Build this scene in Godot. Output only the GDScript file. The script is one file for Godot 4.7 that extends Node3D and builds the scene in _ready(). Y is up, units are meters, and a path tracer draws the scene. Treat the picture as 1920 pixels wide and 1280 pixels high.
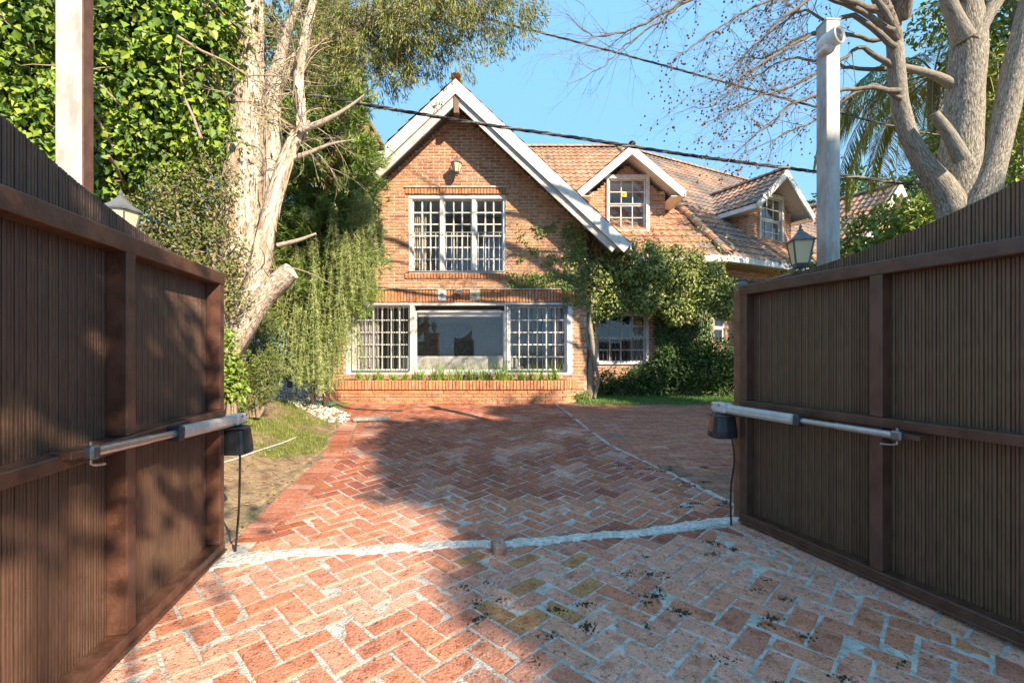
extends Node3D
# A brick house seen through an open driveway gate. y is up, metres; the camera stands in the gateway looking along -z.

var M := {}
var T := {}
var names := {}
var rng := RandomNumberGenerator.new()

func _ready() -> void:
	# --- camera, sky, sun, exposure
	var cam := Camera3D.new()
	cam.name = "camera"
	cam.projection = Camera3D.PROJECTION_FRUSTUM
	cam.near = 0.05
	cam.far = 600.0
	cam.size = 0.05 * 1280.0 / 853.0
	cam.frustum_offset = Vector2(0, 0.05 * 20.0 / 853.0)
	cam.position = Vector3(0, 1.5, 0)
	add_child(cam)
	var env := Environment.new()
	env.background_mode = Environment.BG_SKY
	var sm := ProceduralSkyMaterial.new()
	sm.sky_top_color = Color(0.365, 0.53, 0.665)
	sm.sky_horizon_color = Color(0.47, 0.60, 0.695)
	sm.sky_curve = 0.16
	sm.ground_horizon_color = Color(0.50, 0.55, 0.58)
	sm.ground_bottom_color = Color(0.30, 0.27, 0.24)
	sm.sky_energy_multiplier = 1.12
	var sky := Sky.new()
	sky.sky_material = sm
	env.sky = sky
	env.tonemap_mode = Environment.TONE_MAPPER_LINEAR
	env.tonemap_exposure = 2.4
	env.sdfgi_enabled = true
	env.ssao_enabled = true
	env.ssil_enabled = true
	var we := WorldEnvironment.new()
	we.name = "world"
	we.environment = env
	add_child(we)
	var sun := DirectionalLight3D.new()
	sun.name = "sun"
	sun.light_color = Color(1.0, 0.92, 0.80)
	sun.light_energy = 1.42
	sun.light_angular_distance = 0.5
	sun.shadow_enabled = true
	add_child(sun)
	sun.look_at_from_position(Vector3.ZERO, Vector3(-0.52, -0.47, -0.60), Vector3.UP)
	rng.seed = 7
	make_materials()
	# --- the setting, then the things
	build_ground()
	build_driveway()
	build_house()
	build_planter()
	build_gates()
	build_small_things()
	build_plants()

# ---------------------------------------------------------------- helpers
class MB:
	var v := PackedVector3Array()
	var n := PackedVector3Array()
	var c := PackedColorArray()
	var uv := PackedVector2Array()
	func tri(a: Vector3, b: Vector3, d: Vector3, col: Color) -> void:   # counter-clockwise seen from outside
		var nn := (b - a).cross(d - a).normalized()
		v.append(a); v.append(d); v.append(b)
		for i in 3:
			n.append(nn); c.append(col); uv.append(Vector2.ZERO)
	func quad(a: Vector3, b: Vector3, d: Vector3, e: Vector3, col: Color) -> void:
		var nn := (d - a).cross(e - b).normalized()
		v.append(a); v.append(d); v.append(b); v.append(a); v.append(e); v.append(d)
		for i in 6:
			n.append(nn); c.append(col); uv.append(Vector2.ZERO)
	func vtx(p: Vector3, nn: Vector3, u: Vector2, col: Color) -> void:
		v.append(p); n.append(nn); uv.append(u); c.append(col)
	func box(t: Transform3D, s: Vector3, col: Color) -> void:           # centred box
		var h := s * 0.5
		var p: Array[Vector3] = []
		for k in 8:
			p.append(t * Vector3(h.x if k & 1 else -h.x, h.y if k & 2 else -h.y, h.z if k & 4 else -h.z))
		quad(p[4], p[5], p[7], p[6], col); quad(p[1], p[0], p[2], p[3], col)
		quad(p[5], p[1], p[3], p[7], col); quad(p[0], p[4], p[6], p[2], col)
		quad(p[6], p[7], p[3], p[2], col); quad(p[0], p[1], p[5], p[4], col)
	func bar(a: Vector3, b: Vector3, w: float, h: float, col: Color, up := Vector3.UP) -> void:   # box from a to b
		var x := b - a
		var l := x.length()
		x = x / l
		var z := x.cross(up)
		if z.length() < 0.01:
			z = x.cross(Vector3.BACK)
		z = z.normalized()
		box(Transform3D(Basis(x, z.cross(x), z), (a + b) * 0.5), Vector3(l, h, w), col)
	func bevel(t: Transform3D, s: Vector3, r: float, col: Color) -> void: # box with chamfered edges
		var h := s * 0.5
		var q := h - Vector3(r, r, r)
		for ax in 3:
			var i := (ax + 1) % 3
			var j := (ax + 2) % 3
			for sg in [-1.0, 1.0]:
				var f: Array[Vector3] = []
				for k in [[-1.0, -1.0], [1.0, -1.0], [1.0, 1.0], [-1.0, 1.0]]:
					var p := Vector3.ZERO
					p[ax] = sg * h[ax]; p[i] = k[0] * q[i]; p[j] = k[1] * q[j]
					f.append(t * p)
				if sg > 0: quad(f[0], f[1], f[2], f[3], col)
				else: quad(f[3], f[2], f[1], f[0], col)
			for s1 in [-1.0, 1.0]:
				for s2 in [-1.0, 1.0]:
					var e: Array[Vector3] = []
					for k in [[-1.0, 0], [1.0, 0], [1.0, 1], [-1.0, 1]]:
						var p := Vector3.ZERO
						p[ax] = k[0] * q[ax]
						p[i] = s1 * (h[i] if k[1] == 0 else q[i])
						p[j] = s2 * (q[j] if k[1] == 0 else h[j])
						e.append(t * p)
					if s1 * s2 > 0: quad(e[3], e[2], e[1], e[0], col)
					else: quad(e[0], e[1], e[2], e[3], col)
		for s1 in [-1.0, 1.0]:
			for s2 in [-1.0, 1.0]:
				for s3 in [-1.0, 1.0]:
					var a := t * Vector3(s1 * h.x, s2 * q.y, s3 * q.z)
					var b := t * Vector3(s1 * q.x, s2 * h.y, s3 * q.z)
					var d := t * Vector3(s1 * q.x, s2 * q.y, s3 * h.z)
					if s1 * s2 * s3 > 0: tri(a, b, d, col)
					else: tri(a, d, b, col)
	func leaf(p: Vector3, d: Vector3, up: Vector3, l: float, w: float, fold: float, col: Color) -> void:
		var s := d.cross(up).normalized()
		var nn := s.cross(d).normalized()
		var m := p + d * l * 0.42
		var tip := p + d * l - nn * l * 0.12
		var a := m + s * w * 0.5 + nn * w * fold
		var b := m - s * w * 0.5 + nn * w * fold
		tri(p, a, tip, col); tri(p, tip, b, col)
	func tube(pts: Array, sides: int, col: Color, rough := 0.0, vs := 1.0, us := 2.0, col2 := Color(-1, 0, 0)) -> void:   # pts: Vector4 (x, y, z, radius)
		var k := pts.size()
		var last := Vector3.ZERO
		var ref := Vector3.ZERO
		var rings: Array = []
		var run := 0.0
		for i in k:
			var p := Vector3(pts[i].x, pts[i].y, pts[i].z)
			var q0: Vector4 = pts[maxi(i - 1, 0)]
			var q1: Vector4 = pts[mini(i + 1, k - 1)]
			var d := Vector3(q1.x - q0.x, q1.y - q0.y, q1.z - q0.z).normalized()
			if i == 0:
				ref = d.cross(Vector3.RIGHT if absf(d.x) < 0.8 else Vector3.UP).normalized()
			else:
				run += p.distance_to(last)
			ref = (ref - d * ref.dot(d)).normalized()
			var o := d.cross(ref)
			var ring: Array = []
			for j in sides + 1:
				var a := TAU * float(j % sides) / sides
				var dir := ref * cos(a) + o * sin(a)
				var rr: float = pts[i].w
				if rough > 0.0:
					rr *= 1.0 + rough * (sin(a * 3.0 + run * 2.3 + pts[0].x) * 0.5 + sin(a * 5.0 - run * 5.1) * 0.35 + sin(a * 2.0 + run * 9.0 + pts[0].z) * 0.25)
				ring.append([p + dir * rr, dir, Vector2(us * float(j) / sides, run * vs)])
			rings.append(ring)
			last = p
		for i in k - 1:
			var ca := col if col2.r < 0.0 else col.lerp(col2, float(i) / (k - 1))
			var cb := col if col2.r < 0.0 else col.lerp(col2, float(i + 1) / (k - 1))
			for j in sides:
				var a: Array = rings[i][j]
				var b: Array = rings[i][j + 1]
				var d: Array = rings[i + 1][j + 1]
				var e: Array = rings[i + 1][j]
				vtx(a[0], a[1], a[2], ca); vtx(d[0], d[1], d[2], cb); vtx(b[0], b[1], b[2], ca)
				vtx(a[0], a[1], a[2], ca); vtx(e[0], e[1], e[2], cb); vtx(d[0], d[1], d[2], cb)
		for i in [0, k - 1]:
			var p := Vector3(pts[i].x, pts[i].y, pts[i].z)
			for j in sides:
				if i == 0: tri(p, rings[i][j + 1][0], rings[i][j][0], col)
				else: tri(p, rings[i][j][0], rings[i][j + 1][0], col)
	func lathe(t: Transform3D, prof: Array, sides: int, col: Color) -> void:   # prof: Vector2(radius, y) upwards
		for i in prof.size() - 1:
			for j in sides:
				var a0 := TAU * j / sides
				var a1 := TAU * (j + 1) / sides
				var p: Vector2 = prof[i]
				var q: Vector2 = prof[i + 1]
				var a := t * Vector3(p.x * cos(a0), p.y, -p.x * sin(a0))
				var b := t * Vector3(p.x * cos(a1), p.y, -p.x * sin(a1))
				var d := t * Vector3(q.x * cos(a1), q.y, -q.x * sin(a1))
				var e := t * Vector3(q.x * cos(a0), q.y, -q.x * sin(a0))
				if p.x < 0.0005: tri(a, d, e, col)
				elif q.x < 0.0005: tri(a, b, d, col)
				else: quad(a, b, d, e, col)
	func ball(p: Vector3, r: float, col: Color) -> void:
		var o: Array[Vector3] = [Vector3.UP, Vector3.DOWN, Vector3.LEFT, Vector3.RIGHT, Vector3.FORWARD, Vector3.BACK]
		for a in [0, 1]:
			for b in [[2, 5], [5, 3], [3, 4], [4, 2]]:
				var x := o[a]; var y := o[b[0]]; var z := o[b[1]]
				var m := (x + y + z).normalized()
				for e in [[x, y], [y, z], [z, x]]:
					if a == 0: tri(p + e[0] * r, p + e[1] * r, p + m * r, col)
					else: tri(p + e[1] * r, p + e[0] * r, p + m * r, col)
	func mesh() -> ArrayMesh:
		var arr := []
		arr.resize(Mesh.ARRAY_MAX)
		arr[Mesh.ARRAY_VERTEX] = v
		arr[Mesh.ARRAY_NORMAL] = n
		arr[Mesh.ARRAY_COLOR] = c
		arr[Mesh.ARRAY_TEX_UV] = uv
		var m := ArrayMesh.new()
		m.add_surface_from_arrays(Mesh.PRIMITIVE_TRIANGLES, arr)
		return m

func numbered(called: String) -> String:
	if not names.has(called):
		names[called] = 0
		return called
	names[called] += 1
	return "%s_%03d" % [called, names[called]]

func add(mesh: Mesh, called: String, mat: Material, parent: Node = self, t := Transform3D.IDENTITY) -> MeshInstance3D:
	var o := MeshInstance3D.new()
	o.mesh = mesh
	o.name = numbered(called) if parent == self else called
	o.material_override = mat
	o.transform = t
	parent.add_child(o, true)
	return o

func put(mb: MB, called: String, mat: Material, parent: Node = self) -> MeshInstance3D:
	return add(mb.mesh(), called, mat, parent)

func part(called: String, parent: Node) -> Node3D:
	var o := Node3D.new()
	o.name = called
	parent.add_child(o, true)
	return o

func thing(called: String, label: String, category: String, at := Vector3.ZERO, group := "") -> Node3D:
	var o := Node3D.new()
	o.name = numbered(called)
	add_child(o)
	o.position = at
	tag(o, label, category, group)
	return o

func tag(o: Node, label: String, category: String, group := "") -> void:
	o.set_meta("label", label)
	o.set_meta("category", category)
	if group:
		o.set_meta("group", group)

func kind(o: Node, k: String, label := "") -> Node:
	o.set_meta("kind", k)
	if label:
		o.set_meta("label", label)
	return o

func lin(r: float, g: float, b: float) -> Color:
	return Color(r, g, b).linear_to_srgb()

func rnd(a: float, b: float) -> float:
	return rng.randf_range(a, b)

func vary(c: Color, a: float) -> Color:
	var k := rnd(1.0 - a, 1.0 + a)
	return Color(c.r * k * rnd(1 - a * 0.3, 1 + a * 0.3), c.g * k * rnd(1 - a * 0.3, 1 + a * 0.3), c.b * k * rnd(1 - a * 0.3, 1 + a * 0.3))

func rdir() -> Vector3:
	var z := rnd(-1, 1)
	var a := rnd(0, TAU)
	var s := sqrt(1 - z * z)
	return Vector3(s * cos(a), z, s * sin(a))

func smooth(pts: Array, sub := 4) -> Array:     # Catmull-Rom through Vector4 points
	var out := []
	for i in pts.size() - 1:
		var a: Vector4 = pts[maxi(i - 1, 0)]
		var b: Vector4 = pts[i]
		var c: Vector4 = pts[i + 1]
		var d: Vector4 = pts[mini(i + 2, pts.size() - 1)]
		for k in sub:
			var t := float(k) / sub
			out.append(0.5 * ((2.0 * b) + (c - a) * t + (2.0 * a - 5.0 * b + 4.0 * c - d) * t * t + (3.0 * b - a - 3.0 * c + d) * t * t * t))
	out.append(pts[-1])
	return out

# ---------------------------------------------------------------- materials
func noise_bytes(s: int, f: float, oct: int, size := 512, type := FastNoiseLite.TYPE_SIMPLEX_SMOOTH) -> PackedByteArray:
	var nz := FastNoiseLite.new()
	nz.seed = s
	nz.frequency = f
	nz.noise_type = type
	nz.fractal_type = FastNoiseLite.FRACTAL_FBM
	nz.fractal_octaves = oct
	var im := nz.get_seamless_image(size, size, false, false, 0.1, true)
	im.convert(Image.FORMAT_L8)
	return im.get_data()

func normal_tex(s: int, f: float, oct: int, bump: float, size := 512) -> ImageTexture:
	var im := Image.create_from_data(size, size, false, Image.FORMAT_L8, noise_bytes(s, f, oct, size))
	im.convert(Image.FORMAT_RGBA8)
	im.bump_map_to_normal_map(bump)
	return ImageTexture.create_from_image(im)

# a colour texture from three layers of noise: ramp over the first, grain from the second, spots where the third passes a limit
func blend_tex(s: int, freqs: Array, ramp: Array, grain: float, spots: Array, size := 512) -> ImageTexture:
	var a := noise_bytes(s, freqs[0], 4, size)
	var b := noise_bytes(s + 1, freqs[1], 3, size)
	var layers := []
	for k in spots.size():
		layers.append(noise_bytes(s + 2 + k, spots[k][0], spots[k][4] if spots[k].size() > 4 else 3, size))
	var out := PackedByteArray()
	out.resize(size * size * 3)
	var last := ramp.size() - 1
	for i in size * size:
		var t := clampf((a[i] / 255.0 - 0.5) * 1.7 + 0.5, 0.0, 0.9999) * last
		var k := int(t)
		var c: Color = ramp[k].lerp(ramp[k + 1], t - k)
		var g := 1.0 + ((b[i] / 255.0) - 0.5) * 2.0 * grain
		c = Color(c.r * g, c.g * g, c.b * g)
		for q in layers.size():
			var sp: Array = spots[q]
			var w := clampf((layers[q][i] / 255.0 - sp[1]) / sp[2], 0.0, 1.0)
			if w > 0.0:
				c = c.lerp(sp[3], w * sp[3].a)
		c = c.linear_to_srgb()
		out[i * 3] = clampi(int(c.r * 255.0), 0, 255)
		out[i * 3 + 1] = clampi(int(c.g * 255.0), 0, 255)
		out[i * 3 + 2] = clampi(int(c.b * 255.0), 0, 255)
	return ImageTexture.create_from_image(Image.create_from_data(size, size, false, Image.FORMAT_RGB8, out))

func mat(called: String, col: Color, rough: float, tex: Texture2D = null, scale := Vector3.ZERO, nrm: Texture2D = null, nscale := 1.0, vcol := true, metal := 0.0) -> StandardMaterial3D:
	var m := StandardMaterial3D.new()
	m.albedo_color = col.linear_to_srgb()
	m.roughness = rough
	m.metallic = metal
	m.vertex_color_use_as_albedo = vcol
	m.vertex_color_is_srgb = false
	if tex:
		m.albedo_texture = tex
	if nrm:
		m.normal_enabled = true
		m.normal_texture = nrm
		m.normal_scale = nscale
	if scale != Vector3.ZERO:
		m.uv1_triplanar = true
		m.uv1_world_triplanar = true
		m.uv1_scale = scale
	M[called] = m
	return m

func make_materials() -> void:
	var W := Color(1, 1, 1)
	var n_fine := normal_tex(11, 0.09, 4, 5.0)
	var n_mid := normal_tex(12, 0.03, 5, 8.0)
	# tints about 1 that multiply the colour of each piece
	var t_grain := blend_tex(20, [0.012, 0.2], [Color(0.74, 0.73, 0.72), Color(0.93, 0.93, 0.93)], 0.16, [[0.05, 0.62, 0.1, Color(0.55, 0.54, 0.52, 0.5)]])
	T.grain = t_grain
	# paving brick: fired clay with pits, pale lime film and dark lichen
	var t_paver := blend_tex(30, [0.007, 0.16], [Color(0.60, 0.42, 0.34), Color(0.86, 0.74, 0.66), Color(0.80, 0.62, 0.52), Color(1.0, 0.9, 0.84)], 0.30,
		[[0.008, 0.56, 0.10, Color(1.0, 0.97, 0.94, 0.30), 5], [0.11, 0.66, 0.05, Color(0.16, 0.12, 0.09, 0.75)], [0.03, 0.70, 0.05, Color(0.13, 0.13, 0.09, 0.8), 5], [0.07, 0.72, 0.05, Color(1, 1, 1, 0.6)]], 1024)
	T.paver = t_paver
	var t_mortar := blend_tex(40, [0.01, 0.2], [Color(0.60, 0.58, 0.54), Color(0.9, 0.88, 0.85)], 0.25, [[0.03, 0.60, 0.08, Color(0.30, 0.28, 0.22, 0.6), 5]])
	var t_tile := blend_tex(50, [0.02, 0.15], [Color(0.55, 0.5, 0.48), Color(0.95, 0.93, 0.9)], 0.25, [[0.04, 0.6, 0.06, Color(0.30, 0.31, 0.30, 0.65), 4], [0.07, 0.62, 0.05, Color(1.0, 1.0, 0.97, 0.65)]])
	var t_paper := blend_tex(60, [0.012, 0.08], [Color(0.52, 0.43, 0.35), Color(0.70, 0.62, 0.54), Color(0.82, 0.76, 0.69), Color(0.92, 0.88, 0.83)], 0.16, [[0.035, 0.66, 0.03, Color(0.25, 0.18, 0.13, 0.75), 4], [0.05, 0.68, 0.03, Color(0.95, 0.93, 0.9, 0.7), 3]])
	var t_bark := blend_tex(70, [0.02, 0.1], [Color(0.36, 0.33, 0.30), Color(0.66, 0.63, 0.59), Color(0.80, 0.78, 0.74), Color(1.0, 0.99, 0.95)], 0.25, [[0.05, 0.60, 0.05, Color(0.20, 0.17, 0.15, 0.8), 4], [0.02, 0.66, 0.04, Color(0.5, 0.52, 0.42, 0.6), 4]])
	var t_steel := blend_tex(80, [0.012, 0.11], [Color(0.55, 0.50, 0.47), Color(0.80, 0.78, 0.76), Color(1, 1, 1)], 0.14, [[0.035, 0.71, 0.03, Color(1.0, 1.0, 1.0, 0.5), 5]])
	var t_streak := blend_tex(85, [0.02, 0.06], [Color(0.62, 0.58, 0.56), Color(0.82, 0.79, 0.76), Color(0.97, 0.96, 0.95)], 0.14, [[0.06, 0.72, 0.03, Color(1.0, 1.0, 1.0, 0.55), 5]])
	var t_soil := blend_tex(90, [0.01, 0.17], [Color(0.45, 0.40, 0.34), Color(0.80, 0.75, 0.68), Color(1.0, 0.96, 0.9)], 0.35, [[0.09, 0.66, 0.06, Color(0.2, 0.15, 0.1, 0.7)]])
	mat("brick", W, 0.92, t_paver, Vector3(0.9, 0.9, 0.9), n_fine, 0.55)
	mat("wall_brick", W, 0.92, t_paver, Vector3(0.7, 0.7, 0.7), n_fine, 0.7)
	mat("mortar", W, 0.95, t_mortar, Vector3(1.1, 1.1, 1.1), n_fine, 0.8)
	mat("tile", W, 0.88, t_tile, Vector3(1.0, 1.0, 1.0), n_fine, 0.6)
	mat("soil", W, 0.97, t_soil, Vector3(1.0, 1.0, 1.0), n_mid, 1.0)
	mat("plain", W, 0.75, t_grain, Vector3(1.3, 1.3, 1.3))
	mat("paint", W, 0.45, t_grain, Vector3(0.9, 0.5, 0.9))
	mat("concrete", W, 0.93, t_mortar, Vector3(1.4, 1.4, 1.4), n_mid, 1.2)
	mat("gate_steel", W, 0.42, t_steel, Vector3(1.2, 0.8, 1.2), n_fine, 0.15)
	mat("gate_slat", W, 0.45, t_streak, Vector3(4.5, 0.5, 4.5), n_fine, 0.2)
	mat("steel_paint", W, 0.5, t_steel, Vector3(0.9, 0.25, 0.9))
	mat("metal", W, 0.32, t_grain, Vector3(3, 3, 3), null, 1.0, true, 0.85)
	mat("gloss", W, 0.25)
	mat("pebble", W, 0.8)
	mat("paper_bark", W, 0.9, t_paper, Vector3.ZERO, n_mid, 1.4)
	mat("grey_bark", W, 0.92, t_bark, Vector3.ZERO, n_mid, 1.3)
	mat("twig", W, 0.85)
	for q in [["leaf", 0.5, 0.35], ["needle", 0.6, 0.25], ["grass", 0.55, 0.35]]:
		var m := mat(q[0], W, q[1])
		m.cull_mode = BaseMaterial3D.CULL_DISABLED
		m.backlight_enabled = true
		m.backlight = Color(q[2], q[2] * 1.1, q[2] * 0.4)
	var g := mat("glass", Color(0.05, 0.07, 0.08), 0.02, null, Vector3.ZERO, null, 1.0, false)
	g.transparency = BaseMaterial3D.TRANSPARENCY_ALPHA
	g.albedo_color.a = 0.08
	g.metallic_specular = 0.7
	var fr := mat("frosted", Color(0.80, 0.68, 0.42), 0.35, null, Vector3.ZERO, null, 1.0, false)
	fr.backlight_enabled = true
	fr.backlight = Color(0.4, 0.33, 0.18)
	mat("cloth", W, 0.95, t_grain, Vector3(6, 6, 6))

# ---------------------------------------------------------------- ground and paving
const RISE_D := [0.0, 4.0, 5.0, 6.5, 8.5, 10.3, 400.0]
const RISE_H := [0.0, 0.0, 0.06, 0.17, 0.27, 0.34, 0.34]
const PAVE_L_D := [0.0, 3.3, 3.6, 4.6, 5.2, 5.8, 8.0, 9.0]     # left edge of the herringbone
const PAVE_L_X := [-2.3, -2.0, -1.95, -2.08, -2.13, -2.17, -2.72, -2.95]
const DIRT_D := [0.0, 3.2, 3.48, 4.05, 4.6, 5.4, 6.3, 8.0, 8.9, 9.4, 400.0]   # where the paving ends and the bank begins
const DIRT_X := [-60.0, -60.0, -2.13, -2.26, -2.38, -2.43, -2.56, -2.98, -3.1, -3.5, -4.3]

func lookup(xs: Array, ys: Array, t: float) -> float:
	for i in xs.size() - 1:
		if t <= xs[i + 1]:
			return lerpf(ys[i], ys[i + 1], clampf((t - xs[i]) / (xs[i + 1] - xs[i]), 0, 1))
	return ys[-1]

func rise(d: float) -> float:
	return lookup(RISE_D, RISE_H, d)

func bank(x: float, d: float) -> float:     # height of the planted ground over the paving level
	var b := 0.0
	if d > 3.3:
		var t := lookup(DIRT_D, DIRT_X, d) - x
		if t > 0.0:
			b = 0.025 + 0.30 * smoothstep(0.0, 1.7, t) * smoothstep(3.3, 4.6, d) + 0.05 * sin(x * 2.1 + d * 1.7) * smoothstep(0.2, 1.0, t)
	if d > 9.98 and x > 1.48:
		b = maxf(b, 0.03)
	return b

func gy(x: float, d: float) -> float:
	return rise(d) + bank(x, d)

func build_ground() -> void:
	var nz := FastNoiseLite.new()
	nz.seed = 5
	nz.frequency = 0.7
	nz.fractal_octaves = 4
	var mb := MB.new()
	var xs: Array[float] = []
	var ds: Array[float] = []
	for k in range(-11, 0): xs.append(-8.0 - pow(-k, 2.2))
	for k in range(0, 113): xs.append(-8.0 + k * 0.15)
	for k in range(1, 12): xs.append(8.8 + pow(k, 2.2))
	for k in range(-9, 0): ds.append(-pow(-k, 2.3))
	for k in range(0, 121): ds.append(k * 0.14)
	for k in range(1, 14): ds.append(16.8 + pow(k, 2.2))
	var P := func(i: int, j: int) -> Vector3:
		var x := xs[i]
		var d := ds[j]
		var b := bank(x, d)
		var y := rise(d) + (b + nz.get_noise_2d(x * 3, d * 3) * 0.012 if b > 0.0 else -0.06)
		if d < -2.0: y = -0.02
		return Vector3(x, y, -d)
	for i in xs.size() - 1:
		for j in ds.size() - 1:
			var x := (xs[i] + xs[i + 1]) * 0.5
			var d := (ds[j] + ds[j + 1]) * 0.5
			var g := clampf(nz.get_noise_2d(x, d) * 2.2 + 0.35, 0, 1)
			if x > 1.3 and d > 9.0: g = 1.0
			if x < -2 and d < 5.4: g *= 0.3
			var col := Color(0.36, 0.26, 0.17).lerp(Color(0.20, 0.22, 0.055), g)
			if d < 2.0 and absf(x) < 40.0 and d < -4.0: col = Color(0.12, 0.115, 0.11)
			var a: Vector3 = P.call(i, j)
			var b: Vector3 = P.call(i + 1, j)
			var c: Vector3 = P.call(i + 1, j + 1)
			var e: Vector3 = P.call(i, j + 1)
			mb.quad(a, b, c, e, col)
	kind(put(mb, "ground", M.soil), "structure", "earth and grass bank around the brick driveway")
	# grass on the bank and the lawn by the hedge
	var gb := MB.new()
	for k in 46000:
		var x := rnd(-6.0, -2.1)
		var d := rnd(3.4, 9.2)
		if lookup(DIRT_D, DIRT_X, d) - x < 0.06: continue
		var g := nz.get_noise_2d(x, d) * 2.2 + 0.35 + nz.get_noise_2d(x * 4 + 50, d * 4) * 0.8
		if d < 5.4: g -= 0.45
		if g < rnd(0.1, 0.9): continue
		blade(gb, Vector3(x, gy(x, d), -d), rnd(0.02, 0.055) * (1.0 + 0.8 * maxf(0.0, nz.get_noise_2d(x * 7, d * 7))), [Color(0.17, 0.22, 0.04), Color(0.26, 0.27, 0.06), Color(0.12, 0.18, 0.03)][k % 3])
	kind(put(gb, "bank_grass", M.grass), "stuff", "sparse yellow-green grass on the bank left of the driveway")
	var lb := MB.new()
	for k in 16000:
		var x := rnd(1.5, 6.4)
		var d := rnd(10.0, 12.2)
		if x < 1.9 and d > 10.6: continue
		blade(lb, Vector3(x, gy(x, d), -d), rnd(0.03, 0.07), Color(0.09, 0.21, 0.035))
	kind(put(lb, "lawn_grass", M.grass), "stuff", "short green grass between the driveway and the hedge")

func blade(mb: MB, p: Vector3, h: float, col: Color) -> void:
	var d := Vector3(rnd(-1, 1), 0, rnd(-1, 1)).normalized()
	var s := d.cross(Vector3.UP) * h * 0.09
	var tip := p + Vector3.UP * h + d * h * rnd(0.1, 0.8)
	mb.tri(p - s - Vector3(0, 0.01, 0), p + s - Vector3(0, 0.01, 0), tip, vary(col, 0.35))

func pave_y(x: float, d: float) -> float:
	return rise(d) + 0.010 * sin(x * 1.9 + 0.6) * sin(d * 1.3) + 0.006 * sin(x * 5.1 + d * 3.0)

# a paving brick as a convex polygon (x, d), its edge rounded down
func paver(mb: MB, poly: PackedVector2Array, lift: float, col: Color) -> void:
	var n := poly.size()
	var cen := Vector2.ZERO
	for p in poly: cen += p / n
	var top: Array[Vector3] = []
	var rim: Array[Vector3] = []
	var low: Array[Vector3] = []
	for p in poly:
		var q := p + (cen - p).normalized() * 0.007
		top.append(Vector3(q.x, pave_y(q.x, q.y) + 0.010 + lift, -q.y))
		rim.append(Vector3(p.x, pave_y(p.x, p.y) + 0.003 + lift, -p.y))
		low.append(Vector3(p.x, pave_y(p.x, p.y) - 0.03, -p.y))
	var mid := Vector3(cen.x, pave_y(cen.x, cen.y) + 0.0115 + lift, -cen.y)
	for i in n:
		var j := (i + 1) % n
		mb.tri(mid, top[i], top[j], col)
		mb.quad(top[i], rim[i], rim[j], top[j], col)
		mb.quad(rim[i], low[i], low[j], rim[j], col)

func ccw(p: PackedVector2Array) -> PackedVector2Array:   # in (x, d) seen from above
	if Geometry2D.is_polygon_clockwise(p):
		p.reverse()
	return p

var lime_noise := FastNoiseLite.new()

func lime(x: float, d: float) -> float:      # how much lime film lies on the bricks here, 0 to 1
	lime_noise.seed = 14
	lime_noise.frequency = 0.9
	lime_noise.fractal_octaves = 3
	return clampf(0.52 + lime_noise.get_noise_2d(x, d) * 1.5 + (0.25 if x > 0.3 and d < 3.9 else 0.0) - (0.6 if d > 3.6 else 0.0), 0.0, 1.0)

func brick_tint(x: float, d: float) -> Color:
	var r := rng.randf()
	var c := Color(0.68, 0.31, 0.195)
	if r < 0.16: c = Color(0.70, 0.34, 0.17)
	elif r < 0.34: c = Color(0.58, 0.25, 0.175)
	elif r < 0.46: c = Color(0.72, 0.40, 0.30)
	if d > 3.55:
		c = c * Color(0.68, 0.57, 0.56)
		if rng.randf() < 0.05: c = Color(0.52, 0.33, 0.28)
	var lm := lime(x, d) * rnd(0.6, 1.1)
	c = c.lerp(Color(0.92, 0.60, 0.49), clampf(lm, 0, 1) * 0.72)
	if absf(x - 0.0) < 0.5 and d > 2.5 and d < 3.3 and rng.randf() < 0.25: c = c.lerp(Color(0.60, 0.33, 0.14), 0.5)    # ochre algae
	var k := rnd(0.9, 1.1)
	return Color(c.r * k, c.g * k * rnd(0.97, 1.03), c.b * k * rnd(0.97, 1.03))

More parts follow.
